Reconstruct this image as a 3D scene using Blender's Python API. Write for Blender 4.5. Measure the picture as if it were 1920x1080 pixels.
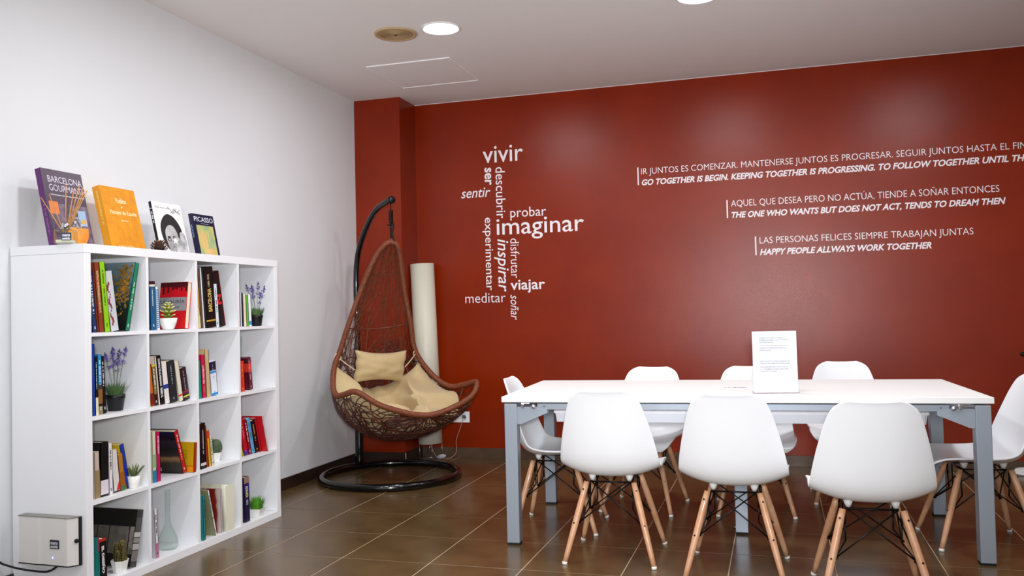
import bpy, bmesh, math, random
from mathutils import Vector, Matrix, noise
PI = math.pi
sc = bpy.context.scene
COL = sc.collection
for o in list(bpy.data.objects): bpy.data.objects.remove(o)

# ------------------------------------------------------------------ camera
F = 1633.9
CP = Vector((3.154, -6.5076, 1.14506))
CR = Vector((0.95640, 0.29113, -0.02331)); CU = Vector((0.03007, -0.01874, 0.99937)); CW = Vector((-0.29051, 0.95650, 0.02668))
cam_d = bpy.data.cameras.new('camera'); cam = bpy.data.objects.new('camera', cam_d); COL.objects.link(cam)
cam_d.sensor_width = 36; cam_d.lens = F/1920*36; cam_d.clip_start = .05
M = Matrix((CR, CU, -CW)).transposed().to_4x4(); M.translation = CP
cam.matrix_world = M; sc.camera = cam
def ray(x, y): return CW + (x-960)/F*CR + (540-y)/F*CU
def at_z(x, y, z): d = ray(x, y); return CP + d*((z-CP.z)/d.z)      # a pixel of the photo met with a horizontal plane
def at_y(x, y, Y): d = ray(x, y); return CP + d*((Y-CP.y)/d.y)
def at_x(x, y, X): d = ray(x, y); return CP + d*((X-CP.x)/d.x)
def to_px(p):
    d = Vector(p)-CP; k = d.dot(CW); return 960+F*d.dot(CR)/k, 540-F*d.dot(CU)/k

# ------------------------------------------------------------------ world, exposure
vs = sc.view_settings; vs.view_transform = 'Standard'; vs.look = 'None'; vs.gamma = 1; vs.use_curve_mapping = False
vs.exposure = 0.55
w = bpy.data.worlds.new('world'); sc.world = w; w.use_nodes = True
w.node_tree.nodes['Background'].inputs[0].default_value = (.8, .85, 1, 1); w.node_tree.nodes['Background'].inputs[1].default_value = .25
LAMP_E = 100.0          # downlight discs
FLASH_W = 305.0         # flash of the photographer's camera
fl = bpy.data.lights.new('flash', 'SPOT'); fl.shadow_soft_size = .11; fl.spot_size = math.radians(80); fl.spot_blend = 1; fl.energy = FLASH_W; fl.color = (.98, .98, 1)
flo = bpy.data.objects.new('flash', fl); COL.objects.link(flo)
flo.location = CP + CU*.16 - CW*.1; flo.rotation_euler = ray(930, 440).to_track_quat('-Z', 'Y').to_euler()
FILL_W = 42.0           # added fill behind the camera to lift ceiling and walls, no real source
wl = bpy.data.lights.new('rear_fill_light', 'AREA'); wl.shape = 'RECTANGLE'; wl.size = 4.6; wl.size_y = 2.0; wl.energy = FILL_W; wl.color = (.9, .95, 1)
wlo = bpy.data.objects.new('rear_fill_light', wl); COL.objects.link(wlo)
wlo.location = (3.2, -8.75, 1.3); wlo.rotation_euler = (PI/2, 0, 0)

# ------------------------------------------------------------------ materials
MATS = {}
def lin(c): return c/12.92 if c <= .04045 else ((c+.055)/1.055)**2.4
def C(h):
    h = h.lstrip('#'); return tuple(lin(int(h[i:i+2], 16)/255) for i in (0, 2, 4))+(1,)
def mat(name, col='#ffffff', rough=.5, metal=0, noise_=None, bump=None, coat=0, emit=None, trans=0, ior=1.45, spec=.5, sheen=0):
    """noise_=(scale, colour2, detail) mixes a second colour; bump=(scale, strength)."""
    if name in MATS: return MATS[name]
    m = bpy.data.materials.new(name); m.use_nodes = True; nt = m.node_tree; b = nt.nodes['Principled BSDF']
    b.inputs['Base Color'].default_value = C(col); b.inputs['Roughness'].default_value = rough; b.inputs['Metallic'].default_value = metal
    b.inputs['Specular IOR Level'].default_value = spec; b.inputs['Coat Weight'].default_value = coat
    b.inputs['Transmission Weight'].default_value = trans; b.inputs['IOR'].default_value = ior; b.inputs['Sheen Weight'].default_value = sheen
    if emit:
        b.inputs['Emission Color'].default_value = C(emit[0]); b.inputs['Emission Strength'].default_value = emit[1]
    tc = nt.nodes.new('ShaderNodeTexCoord')
    if noise_:
        n = nt.nodes.new('ShaderNodeTexNoise'); n.inputs['Scale'].default_value = noise_[0]; n.inputs['Detail'].default_value = noise_[2] if len(noise_) > 2 else 4
        nt.links.new(tc.outputs['Object'], n.inputs['Vector'])
        r = nt.nodes.new('ShaderNodeValToRGB'); r.color_ramp.elements[0].position = .35; r.color_ramp.elements[1].position = .65
        r.color_ramp.elements[0].color = C(col); r.color_ramp.elements[1].color = C(noise_[1])
        nt.links.new(n.outputs['Fac'], r.inputs['Fac']); nt.links.new(r.outputs['Color'], b.inputs['Base Color'])
    if bump:
        n2 = nt.nodes.new('ShaderNodeTexNoise'); n2.inputs['Scale'].default_value = bump[0]; n2.inputs['Detail'].default_value = 3
        nt.links.new(tc.outputs['Object'], n2.inputs['Vector'])
        bp = nt.nodes.new('ShaderNodeBump'); bp.inputs['Strength'].default_value = bump[1]; bp.inputs['Distance'].default_value = .002
        nt.links.new(n2.outputs['Fac'], bp.inputs['Height']); nt.links.new(bp.outputs['Normal'], b.inputs['Normal'])
    MATS[name] = m; return m
def ramp_mat(name, stops, axis=2, rough=.4, scale=0, dist=.0, lo=0, hi=1):
    """Printed picture: colour bands along one generated axis, broken up with noise."""
    if name in MATS: return MATS[name]
    m = bpy.data.materials.new(name); m.use_nodes = True; nt = m.node_tree; b = nt.nodes['Principled BSDF']; b.inputs['Roughness'].default_value = rough
    tc = nt.nodes.new('ShaderNodeTexCoord'); sp = nt.nodes.new('ShaderNodeSeparateXYZ'); nt.links.new(tc.outputs['Generated'], sp.inputs[0])
    n = nt.nodes.new('ShaderNodeTexNoise'); n.inputs['Scale'].default_value = scale or 4; n.inputs['Detail'].default_value = 5
    nt.links.new(tc.outputs['Generated'], n.inputs['Vector'])
    ma = nt.nodes.new('ShaderNodeMath'); ma.operation = 'MULTIPLY_ADD'; ma.inputs[1].default_value = dist; nt.links.new(n.outputs['Fac'], ma.inputs[0]); nt.links.new(sp.outputs[axis], ma.inputs[2])
    sb = nt.nodes.new('ShaderNodeMath'); sb.operation = 'SUBTRACT'; sb.inputs[1].default_value = dist*.5; nt.links.new(ma.outputs[0], sb.inputs[0])
    r = nt.nodes.new('ShaderNodeValToRGB'); e = r.color_ramp.elements
    while len(e) < len(stops): e.new(.5)
    for i, (p, c) in enumerate(stops): e[i].position = p; e[i].color = C(c)
    nt.links.new(sb.outputs[0], r.inputs['Fac']); nt.links.new(r.outputs['Color'], b.inputs['Base Color'])
    MATS[name] = m; return m
wall_white = mat('white_wall_paint', '#e9ebee', .55, bump=(180, .12))
ceil_white = mat('ceiling_paint', '#efecea', .9, bump=(200, .08))
wall_red = mat('rust_red_gloss_paint', '#8c2703', .235, noise_=(2.2, '#822202', 5), bump=(240, .32), spec=.36)
sk_brown = mat('skirting_tile', '#5a4636', .35, noise_=(9, '#4c392a', 4))
sk_dark = mat('skirting_tile_dark', '#35251d', .35, noise_=(9, '#2b1d16', 4))
grout = mat('floor_grout', '#cdb799', .8)
tile_m = mat('brown_floor_tile', '#665032', .24, noise_=(5, '#554025', 8), bump=(14, .12), spec=.75)
lam = mat('white_laminate', '#f1f2f5', .35, bump=(300, .03))
whitep = mat('white_plastic', '#f3f5f8', .28, spec=.5)
tabw = mat('white_table_laminate', '#f6f6f4', .45, bump=(400, .03))
wood = mat('beech_wood', '#d9a883', .34, noise_=(14, '#c9936d', 6), bump=(90, .15), coat=.25)
blackm = mat('black_steel', '#0c0c0e', .35, metal=.4)
alu = mat('grey_painted_steel', '#9ca5b0', .36, metal=.35, bump=(500, .05))
chrome = mat('chrome', '#e8e8ec', .12, metal=1)
trayw = mat('tray_white', '#e6e9f2', .4)
rubber = mat('black_rubber', '#101010', .7)
stand_m = mat('black_stand', '#07070a', .16, metal=.2, coat=.5)
rattan = mat('rattan_rim', '#86482a', .42, noise_=(60, '#6d3620', 3), bump=(300, .3))
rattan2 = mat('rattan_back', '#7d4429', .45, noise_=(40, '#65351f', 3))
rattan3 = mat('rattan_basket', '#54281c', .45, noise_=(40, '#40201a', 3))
cream = mat('cream_cotton', '#cfb88a', .9, noise_=(7, '#c7ae7f', 5), bump=(600, .25), sheen=.2)
cream2 = mat('cream_cord', '#d8c09a', .9)
shade_m = mat('lamp_shade_cream', '#dedac8', .38, spec=.5)
wire_m = mat('silver_wire', '#b5b0a8', .3, metal=.9)
decal = mat('white_vinyl_lettering', '#f4eef2', .5)
paper = mat('white_paper', '#f7f7f8', .5)
ink = mat('grey_ink', '#44445a', .7)
pages = mat('book_pages', '#ece2c4', .8, bump=(500, .3))
def thin_glass(name, tint, k=1.0):
    m = bpy.data.materials.new(name); m.use_nodes = True; nt = m.node_tree; nt.nodes.clear()
    o = nt.nodes.new('ShaderNodeOutputMaterial'); mx = nt.nodes.new('ShaderNodeMixShader'); t = nt.nodes.new('ShaderNodeBsdfTransparent'); g_ = nt.nodes.new('ShaderNodeBsdfGlossy'); lw = nt.nodes.new('ShaderNodeLayerWeight'); f = nt.nodes.new('ShaderNodeMath'); f.operation = 'POWER'; lw.inputs[0].default_value = .5
    t.inputs[0].default_value = C(tint); g_.inputs['Roughness'].default_value = .03; nt.links.new(lw.outputs['Facing'], f.inputs[0]); f.inputs[1].default_value = 3.5/k
    nt.links.new(f.outputs[0], mx.inputs[0]); nt.links.new(t.outputs[0], mx.inputs[1]); nt.links.new(g_.outputs[0], mx.inputs[2]); nt.links.new(mx.outputs[0], o.inputs[0]); return m
glass = thin_glass('clear_glass', '#f4f9f6', 1.12)
acry = thin_glass('clear_acrylic', '#fcfcfe')

# ------------------------------------------------------------------ object helpers
def link(o): COL.objects.link(o); return o
def empty(name, loc=(0, 0, 0), rz=0, label=None, cat=None, group=None):
    o = bpy.data.objects.new(name, None); o.empty_display_size = .05; link(o)
    o.location = loc; o.rotation_euler = (0, 0, rz); tag(o, label, cat, group); return o
def tag(o, label=None, cat=None, group=None, kind=None):
    if label: o['label'] = label
    if cat: o['category'] = cat
    if group: o['group'] = group
    if kind: o['kind'] = kind
    return o
def obj(name, bm, m, parent=None, smooth=False, sub=0, loc=None):
    me = bpy.data.meshes.new(name)
    if isinstance(bm, bpy.types.Mesh): me = bm
    else:
        bmesh.ops.recalc_face_normals(bm, faces=bm.faces); bm.to_mesh(me); bm.free()
    ms = m if isinstance(m, (list, tuple)) else [m]
    for x in ms: me.materials.append(x)
    if smooth:
        for p in me.polygons: p.use_smooth = True
    o = bpy.data.objects.new(name, me); link(o); o.parent = parent
    if sub:
        md = o.modifiers.new('s', 'SUBSURF'); md.levels = sub; md.render_levels = sub
    if loc: o.location = loc
    return o
def struct(o): o['kind'] = 'structure'; return o
def NB(): return bmesh.new()
def box(bm, x0, x1, y0, y1, z0, z1, bev=0, mi=0):
    v = [bm.verts.new(p) for p in ((x0, y0, z0), (x1, y0, z0), (x1, y1, z0), (x0, y1, z0), (x0, y0, z1), (x1, y0, z1), (x1, y1, z1), (x0, y1, z1))]
    fs = [bm.faces.new([v[i] for i in f]) for f in ((0, 3, 2, 1), (4, 5, 6, 7), (0, 1, 5, 4), (1, 2, 6, 5), (2, 3, 7, 6), (3, 0, 4, 7))]
    for f in fs: f.material_index = mi
    if bev:
        es = list({e for f in fs for e in f.edges}); r = bmesh.ops.bevel(bm, geom=es, offset=bev, segments=2, affect='EDGES', profile=.5)
        for f in r['faces']: f.material_index = mi
    return fs
def bxm(*a, **k): bm = NB(); box(bm, *a, **k); return bm
def frame_at(t):
    t = t.normalized(); a = Vector((0, 0, 1)) if abs(t.z) < .9 else Vector((1, 0, 0))
    n = t.cross(a).normalized(); return n, t.cross(n).normalized()
def tube(bm, pts, r, seg=8, closed=False, caps=True, mi=0):
    pts = [Vector(p) for p in pts]; n = len(pts); rr = r if callable(r) else (lambda i: r[i] if isinstance(r, (list, tuple)) else r)
    rings = []; pn = None
    for i, p in enumerate(pts):
        if closed: t = pts[(i+1) % n]-pts[i-1]
        else: t = pts[min(i+1, n-1)]-pts[max(i-1, 0)]
        if t.length < 1e-9: t = Vector((0, 0, 1))
        t.normalize()
        if pn is None: pn, _ = frame_at(t)
        pn = (pn - t*pn.dot(t))
        pn = pn.normalized() if pn.length > 1e-6 else frame_at(t)[0]
        b = t.cross(pn)
        rings.append([bm.verts.new(p+(pn*math.cos(2*PI*k/seg)+b*math.sin(2*PI*k/seg))*rr(i)) for k in range(seg)])
    m = n if closed else n-1
    off = 0
    if closed:   # best rotational match at the seam
        a = rings[-1][0].co; off = min(range(seg), key=lambda k: (rings[0][k].co-a).length)
    for i in range(m):
        A = rings[i]; B = rings[(i+1) % n]; o = off if (closed and i == n-1) else 0
        for k in range(seg):
            f = bm.faces.new((A[k], A[(k+1) % seg], B[(k+1+o) % seg], B[(k+o) % seg])); f.material_index = mi; f.smooth = True
    if caps and not closed:
        bm.faces.new(rings[0][::-1]).material_index = mi; bm.faces.new(rings[-1]).material_index = mi
def lathe(bm, prof, seg=24, c=(0, 0, 0), mi=0, caps=True, sy=1):
    rings = []
    for r, z in prof:
        rings.append([bm.verts.new((c[0]+r*math.cos(2*PI*k/seg), c[1]+r*sy*math.sin(2*PI*k/seg), c[2]+z)) for k in range(seg)])
    for A, B in zip(rings, rings[1:]):
        for k in range(seg):
            f = bm.faces.new((A[k], A[(k+1) % seg], B[(k+1) % seg], B[k])); f.material_index = mi; f.smooth = True
    if caps:
        if prof[0][0] > 1e-5: bm.faces.new(rings[0][::-1]).material_index = mi
        if prof[-1][0] > 1e-5: bm.faces.new(rings[-1]).material_index = mi
    bmesh.ops.remove_doubles(bm, verts=bm.verts, dist=1e-6)
def catmull(P, n, closed=False):
    P = [Vector(p) for p in P]; out = []; m = len(P)
    segs = m if closed else m-1
    for j in range(n if closed else n+1):
        t = j/n*segs; i = min(int(t), segs-1); f = t-i
        g = (lambda k: P[k % m]) if closed else (lambda k: P[max(0, min(m-1, k))])
        a, b, c, d = g(i-1), g(i), g(i+1), g(i+2)
        out.append(.5*((2*b)+(c-a)*f+(2*a-5*b+4*c-d)*f*f+(3*b-a-3*c+d)*f**3))
    return out
FONT = None
def text_bm(s, bold=0.0, shear=0.0, spacing=1.0, depth=.02, res=3):
    """Lettering as a mesh in the XY plane, unit size; returns (bmesh, bbox)."""
    cu = bpy.data.curves.new('t', 'FONT'); cu.body = s; cu.size = 1; cu.offset = bold; cu.shear = shear; cu.space_character = spacing
    cu.extrude = depth; cu.resolution_u = res
    o = bpy.data.objects.new('t', cu); COL.objects.link(o)
    dg = bpy.context.evaluated_depsgraph_get(); me = bpy.data.meshes.new_from_object(o.evaluated_get(dg))
    bpy.data.objects.remove(o); bpy.data.curves.remove(cu)
    bm = NB(); bm.from_mesh(me); bpy.data.meshes.remove(me)
    if not bm.verts: return bm, (0, 0, 1, 1)
    xs = [v.co.x for v in bm.verts]; ys = [v.co.y for v in bm.verts]
    return bm, (min(xs), min(ys), max(xs), max(ys))
def text_on(name, s, o, ex, ey, w, h, m, parent, bold=0, shear=0, fit=True, depth=.0004, spacing=1.0):
    """Lettering fitted in a w x h box whose lower left corner is o, along unit vectors ex, ey."""
    bm, bb = text_bm(s, bold, shear, spacing)
    o = Vector(o); ex = Vector(ex).normalized(); ey = Vector(ey).normalized(); ez = ex.cross(ey)
    sx = w/max(bb[2]-bb[0], 1e-6); sy = h/max(bb[3]-bb[1], 1e-6)
    if not fit: sx = sy = min(sx, sy)
    for v in bm.verts:
        x = (v.co.x-bb[0])*sx; y = (v.co.y-bb[1])*sy; z = (v.co.z+.02)/.04*depth
        v.co = o+ex*x+ey*y+ez*z
    return obj(name, bm, m, parent)

# ------------------------------------------------------------------ room
XL, XR, YB, YF, H = 0.0, 6.3, 0.0, -8.9, 2.832
PX, PD = .388, .308     # corner pilaster
struct(obj('wall_left', bxm(XL-.15, XL, YF-.15, YB+.15, 0, H), wall_white))
struct(obj('wall_back', bxm(XL, XR, YB, YB+.15, 0, H), wall_red))
struct(obj('wall_pilaster', bxm(XL, PX, YB-PD, YB, 0, H), wall_red))
struct(obj('wall_right', bxm(XR, XR+.15, YF-.15, YB+.15, 0, H), mat('taupe_wall_paint', '#9a948c', .6)))
struct(obj('wall_front', bxm(XL, XR, YF-.15, YF, 0, H), wall_white))
ceiling = struct(obj('ceiling', bxm(XL-.15, XR+.15, YF-.15, YB+.15, H, H+.12), ceil_white))
floor = struct(obj('floor', bxm(XL-.15, XR+.15, YF-.15, YB+.15, -.12, -.0012), grout))
random.seed(4)
T = .442; g = .0022
tm = {}
def cut(lo, hi, a, b): return max(lo, a), min(hi, b)
for i in range(-2, 13):
    for j in range(-16, 5):
        x0 = .7095+T*i+g; x1 = x0+T-2*g; y0 = -1.8938+T*j+g; y1 = y0+T-2*g
        x0, x1 = cut(XL, XR, x0, x1); y0, y1 = cut(YF, YB, y0, y1)
        if x1-x0 < .02 or y1-y0 < .02: continue
        k = (round(x1-x0, 4), round(y1-y0, 4))
        if k not in tm:
            bm = bxm(0, k[0], 0, k[1], -.0095, 0, bev=.0008); me = bpy.data.meshes.new('floor_tile'); bm.to_mesh(me); bm.free(); me.materials.append(tile_m); tm[k] = me
        o = bpy.data.objects.new('floor_tile', tm[k]); link(o); o.parent = floor; o.location = (x0, y0, random.uniform(-.0001, .0001))
# tiled skirting
def skirting(name, p0, p1, nrm, m, top=.078, step=T, off=0.0):
    p0, p1, nrm = Vector(p0), Vector(p1), Vector(nrm); d = (p1-p0); L = d.length; d.normalize()
    root = None; s = -off; bm = NB()
    def pt(s0, s1, t, z0, z1):
        b = NB(); v = []
        for z in (z0, z1):
            for a, n in ((s0, 0), (s1, 0), (s1, t), (s0, t)): v.append(b.verts.new(p0+d*a+nrm*n+Vector((0, 0, z))))
        for f in ((0, 1, 2, 3), (7, 6, 5, 4), (0, 4, 5, 1), (1, 5, 6, 2), (2, 6, 7, 3), (3, 7, 4, 0)): b.faces.new([v[i] for i in f])
        return b
    root = struct(obj(name, pt(0, L, .006, 0, top-.003), grout))
    while s < L-.02:
        a, b_ = max(0, s)+.001, min(L, s+step)-.001
        if b_-a > .01: obj('skirting_tile', pt(a, b_, .011, .001, top), m, root)
        s += step
skirting('baseboard_left', (XL, YF, 0), (XL, YB-PD, 0), (1, 0, 0), sk_dark, off=.2)
skirting('baseboard_pilaster_front', (XL+.012, YB-PD, 0), (PX, YB-PD, 0), (0, -1, 0), sk_dark, off=.1)
skirting('baseboard_pilaster_side', (PX, YB-PD-.011, 0), (PX, YB, 0), (1, 0, 0), sk_dark, off=.1)
skirting('baseboard_back', (PX+.012, YB, 0), (XR, YB, 0), (0, -1, 0), sk_brown, off=T-(.885-PX-.012) % T)
# joint between red wall and ceiling
struct(obj('trim_1', bxm(PX, XR, YB-.004, YB, H-.004, H), mat('joint_white', '#e8e0e0', .6)))

# ceiling access hatch
ht = empty('ceiling_hatch', (.83, -.852, H), 0, 'square plasterboard access hatch with thin white frame in the ceiling', 'hatch')
obj('hatch_panel', bxm(-.29, .29, -.288, .288, -.004, -.0005), ceil_white, ht)
bm = NB(); fw = .006
for a in ((-.302, .302, .296, .302+fw-.002), (-.302, .302, -.304, -.298), (-.302, -.296, -.298, .298), (.296, .302, -.298, .298)): box(bm, a[0], a[1], a[2], a[3], -.007, -.0003)
obj('hatch_frame', bm, mat('hatch_frame_white', '#ffffff', .4), ht)
# ceiling speaker
sp = empty('ceiling_speaker', (1.005, -1.72, H), 0, 'round beige ceiling speaker grille beside the downlight', 'speaker')
bm = NB(); lathe(bm, [(.128, 0), (.13, -.004), (.126, -.009), (.112, -.010), (.104, -.004)], 40); obj('speaker_rim', bm, mat('speaker_beige', '#c3a57b', .5), sp, True)
bm = NB()
for k in range(11):
    r = .012+.0088*k; tube(bm, [(r*math.cos(a*2*PI/36), r*math.sin(a*2*PI/36), -.006) for a in range(36)], .0023, 5, closed=True)
for k in range(8): tube(bm, [(.01*math.cos(k*PI/4), .01*math.sin(k*PI/4), -.004), (.106*math.cos(k*PI/4), .106*math.sin(k*PI/4), -.004)], .0018, 4)
obj('speaker_grille', bm, mat('speaker_grille_m', '#ad9168', .5), sp)
bm = NB(); lathe(bm, [(.0001, -.002), (.11, -.002)], 32, caps=False); obj('speaker_cone', bm, mat('speaker_dark', '#6e5c44', .8), sp)
bm = NB(); lathe(bm, [(.012, -.003), (.012, -.009), (.0001, -.011)], 16); obj('speaker_cap', bm, mat('speaker_dot', '#2b241c', .6), sp)
# downlights
em = mat('downlight_glow', '#ffffff', .5, emit=('#f8f9fd', LAMP_E))
rimw = mat('downlight_ring', '#f2f2f2', .4)
dl_first = None
names = {(1.297, -1.72): 'round downlight glowing on the ceiling beside the beige speaker', (2.789, -1.72): 'round downlight cut by the top edge of the picture above the table'}
for x in (1.297, 2.789, 4.26):
    for y in (-1.72, -3.4, -5.1):
        if dl_first is None:
            r0 = empty('downlight', (x, y, H), 0, names[(x, y)], 'ceiling light', 'recessed ceiling downlights')
            bm = NB(); lathe(bm, [(.118, 0), (.118, -.006), (.108, -.009), (.1, -.004)], 40); obj('ring', bm, rimw, r0, True)
            bm = NB(); lathe(bm, [(.0001, -.0045), (.102, -.0045)], 32, caps=False); obj('diffuser', bm, em, r0)
            for f in r0.children[-1].data.polygons: pass
            dl_first = r0
        else:
            r = dl_first.copy(); link(r); r.location = (x, y, H)
            r['label'] = names.get((x, y), 'recessed ceiling downlight, %s from the white wall in the %s row from the red wall' % ({1.297: 'nearest', 2.789: 'second', 4.26: 'third', 5.6: 'fourth'}[x], {-1.72: 'first', -3.4: 'second', -5.1: 'third', -6.8: 'fourth'}[y]))
            for ch in dl_first.children: c = ch.copy(); link(c); c.parent = r

# ------------------------------------------------------------------ wall lettering
YW = YB-.0008
def wp(x, y): p = at_y(x, y, YB); return p.x, p.z
def place_text(name, s, m, parent, L, R, B, Tt, bold=0, shear=0, rot=False):
    """L,R,B,Tt are pixels on each side of the word's box (points, mid-sides)"""
    xl = wp(*L)[0]; xr = wp(*R)[0]; zb = wp(*B)[1]; zt = wp(*Tt)[1]
    if not rot:
        return text_on(name, s, (xl, YW, zb), (1, 0, 0), (0, 0, 1), xr-xl, zt-zb, m, parent, bold, shear)
    # reads downwards, ascenders to the right
    return text_on(name, s, (xl, YW, zt), (0, 0, -1), (1, 0, 0), zt-zb, xr-xl, m, parent, bold, shear)
def z1(x, y): return 840+x/2.918, 250+y/2.918
cloud = empty('word_cloud_decal', (1.3, YB, 1.6), 0, 'white vinyl word cloud in Spanish on the red wall beside the hanging chair', 'wall lettering')
def word(s, l, r, b, t, bold=0, shear=0, rot=False):
    mx, my = (l+r)/2, (b+t)/2
    o = place_text('word', s, decal, cloud, z1(l, my), z1(r, my), z1(mx, b), z1(mx, t), bold, shear, rot)
    o.location -= cloud.location
word('vivir', 190, 410, 157, 66, .004); word('ser', 200, 237, 284, 188, .022, 0, True); word('descubrir', 262, 314, 466, 184, .002, 0, True)
word('sentir', 72, 232, 352, 300, .006, .25); word('probar', 341, 537, 472, 402, 0); word('imaginar', 266, 744, 575, 457, .004)
word('experimentar', 192, 246, 860, 461, .004, 0, True); word('inspirar', 254, 332, 868, 578, .006, .25, True); word('disfrutar', 343, 391, 792, 575, -.004, 0, True)
word('viajar', 342, 531, 873, 800, .014); word('meditar', 95, 315, 927, 873, -.006); word('soñar', 343, 386, 1021, 884, 0, .25, True)
def split_words(o, gap, root):
    """One object per word: letters are gathered left to right and parted where the gap is as wide as a space."""
    me = o.data; par = list(range(len(me.vertices)))
    def find(a):
        while par[a] != a: par[a] = par[par[a]]; a = par[a]
        return a
    for e in me.edges: par[find(e.vertices[0])] = find(e.vertices[1])
    isl = {}
    for v in me.vertices: isl.setdefault(find(v.index), []).append(v.index)
    L = sorted((min(me.vertices[i].co.x for i in g_), max(me.vertices[i].co.x for i in g_), r_) for r_, g_ in isl.items())
    words_, end = [], None
    for a, b, r_ in L:
        if end is None or a-end > gap: words_.append(set())
        words_[-1].add(r_); end = b if end is None else max(end, b)
    for ws_ in words_:
        bm = NB(); bm.from_mesh(me); bm.verts.ensure_lookup_table()
        bmesh.ops.delete(bm, geom=[bm.verts[i] for i in range(len(me.vertices)) if find(i) not in ws_], context='VERTS')
        w_ = obj('quote_word', bm, decal, root); w_.location = o.location-root.location
    bpy.data.objects.remove(o)
def quote(label, bar, lines):
    root = empty('wall_quote', (0, YB, 0), 0, label, 'wall lettering', 'white quotations on the red wall')
    (x0, y0), (x1, y1) = bar; xa, za = wp(x0, y0); xb, zb = wp(x1, y1); root.location = (xa, YB, zb)
    bm = bxm(xa-.0045, xa+.0045, YW-.0004, YW+.0007, zb, za); o = obj('bar', bm, decal, root); o.location -= root.location
    for (s, pre, lx, by, cy, rx, ry, bold, shear) in lines:
        bmx, bb = text_bm(pre, bold, shear); bmx.free()
        bmf, bf = text_bm(s, bold, shear); bmf.free()
        xl, zl = wp(lx, by); zc = wp(lx, cy)[1]; xr, zr = wp(rx, ry)
        W = (xr-xl)*(bf[2]-bf[0])/(bb[2]-bb[0]); zbase = (zl+zr)/2
        bmc, bc = text_bm('H', bold, shear); bmc.free(); hc = bc[3]-bc[1]
        hh = (zc-zl)*(bf[3]-bf[1])/hc; o = text_on('quote_word', s, (xl, YW, zbase+(bf[1]-bc[1])*(zc-zl)/hc), (1, 0, 0), (0, 0, 1), W, hh, decal, root, bold, shear)
        split_words(o, (zc-zl)*.21, root)
quote('top quotation in white letters on the red wall about going together, running off the frame', ((1196, 314), (1197, 347)), [
    ('IR JUNTOS ES COMENZAR. MANTENERSE JUNTOS ES PROGRESAR. SEGUIR JUNTOS HASTA EL FIN', 'IR JUNTOS ES COMENZAR. MANTENERSE JUNTOS ES PROGRESAR. SEGUIR JUNTOS HASTA EL', 1202.4, 324.3, 313.4, 1892.8, 282.9, -.006, 0),
    ('GO TOGETHER IS BEGIN. KEEPING TOGETHER IS PROGRESSING. TO FOLLOW TOGETHER UNTIL THE', 'GO TOGETHER IS BEGIN. KEEPING TOGETHER IS PROGRESSING. TO FOLLOW TOGETHER UNTIL', 1203.6, 345.5, 334.4, 1891.5, 306.2, .03, .25)])
quote('middle quotation in white letters on the red wall about dreaming and not acting', ((1363, 375), (1365, 409)), [
    ('AQUEL QUE DESEA PERO NO ACTÚA, TIENDE A SOÑAR ENTONCES',)*2+(1370.7, 385.9, 374.2, 1874, 361.1, -.006, 0),
    ('THE ONE WHO WANTS BUT DOES NOT ACT, TENDS TO DREAM THEN',)*2+(1371.9, 407.8, 396.4, 1886, 383.5, .03, .25)])
quote('lowest quotation in white letters on the red wall about happy people working together', ((1416.5, 443.5), (1418.5, 478.5)), [
    ('LAS PERSONAS FELICES SIEMPRE TRABAJAN JUNTAS',)*2+(1424.4, 456, 444.4, 1825.3, 439.9, -.006, 0),
    ('HAPPY PEOPLE ALLWAYS WORK TOGETHER',)*2+(1425, 477.9, 466.4, 1747, 466.3, .03, .25)])

# sockets on the red wall
so = empty('wall_socket', (.722, YB, .318), 0, 'white double socket plate low on the red wall behind the hanging chair', 'socket')
obj('socket_plate', bxm(-.082, .082, -.01, 0, -.043, .043, bev=.003), whitep, so)
for sx in (-.038, .038):
    bm = NB(); lathe(bm, [(.021, 0), (.021, .006), (.017, .006), (.017, .001), (.0001, .001)], 24)
    bmesh.ops.rotate(bm, verts=bm.verts, cent=(0, 0, 0), matrix=Matrix.Rotation(PI/2, 3, 'X')); bmesh.ops.translate(bm, verts=bm.verts, vec=(sx, -.009, 0))
    f = obj('socket_outlet', bm, mat('socket_grey', '#b9bbc2', .4), so, True)
    bm = NB()
    for dx in (-.008, .008): box(bm, sx+dx-.0025, sx+dx+.0025, -.013, -.0102, -.003, .003)
    obj('socket_hole', bm, rubber, f)
so2 = empty('wall_socket', (3.209, YB, .176), 0, 'socket plate painted the same rust red as the wall under the table', 'socket')
obj('socket_plate', bxm(-.04, .04, -.009, 0, -.03, .03, bev=.003), wall_red, so2)
obj('socket_outlet', bxm(-.025, .025, -.0115, -.009, -.018, .018, bev=.001), wall_red, so2)
# cable coil near the wall at the right edge
bm = NB(); tube(bm, catmull([(4.60, -.06, .012), (4.66, -.13, .012), (4.78, -.14, .012), (4.85, -.07, .014), (4.78, -.025, .03), (4.66, -.03, .03), (4.62, -.07, .026), (4.7, -.12, .03), (4.9, -.08, .012), (5.3, -.05, .012)], 60), .0115, 8)
tag(obj('white_cable', bm, mat('white_cable_m', '#e6e6e6', .5), None), 'coiled white cable lying on the floor against the red wall at the right edge', 'cable')
# small black fitting at right edge of the red wall
p = at_y(1917, 664, YB)
bm = NB(); lathe(bm, [(.014, 0), (.014, .01), (.01, .016), (.0001, .017)], 16); bmesh.ops.rotate(bm, verts=bm.verts, cent=(0, 0, 0), matrix=Matrix.Rotation(PI/2, 3, 'X')); bmesh.ops.translate(bm, verts=bm.verts, vec=p)
tag(obj('wall_hook', bm, rubber, None, True), 'small round black fitting on the red wall at the right edge', 'hook')

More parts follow.
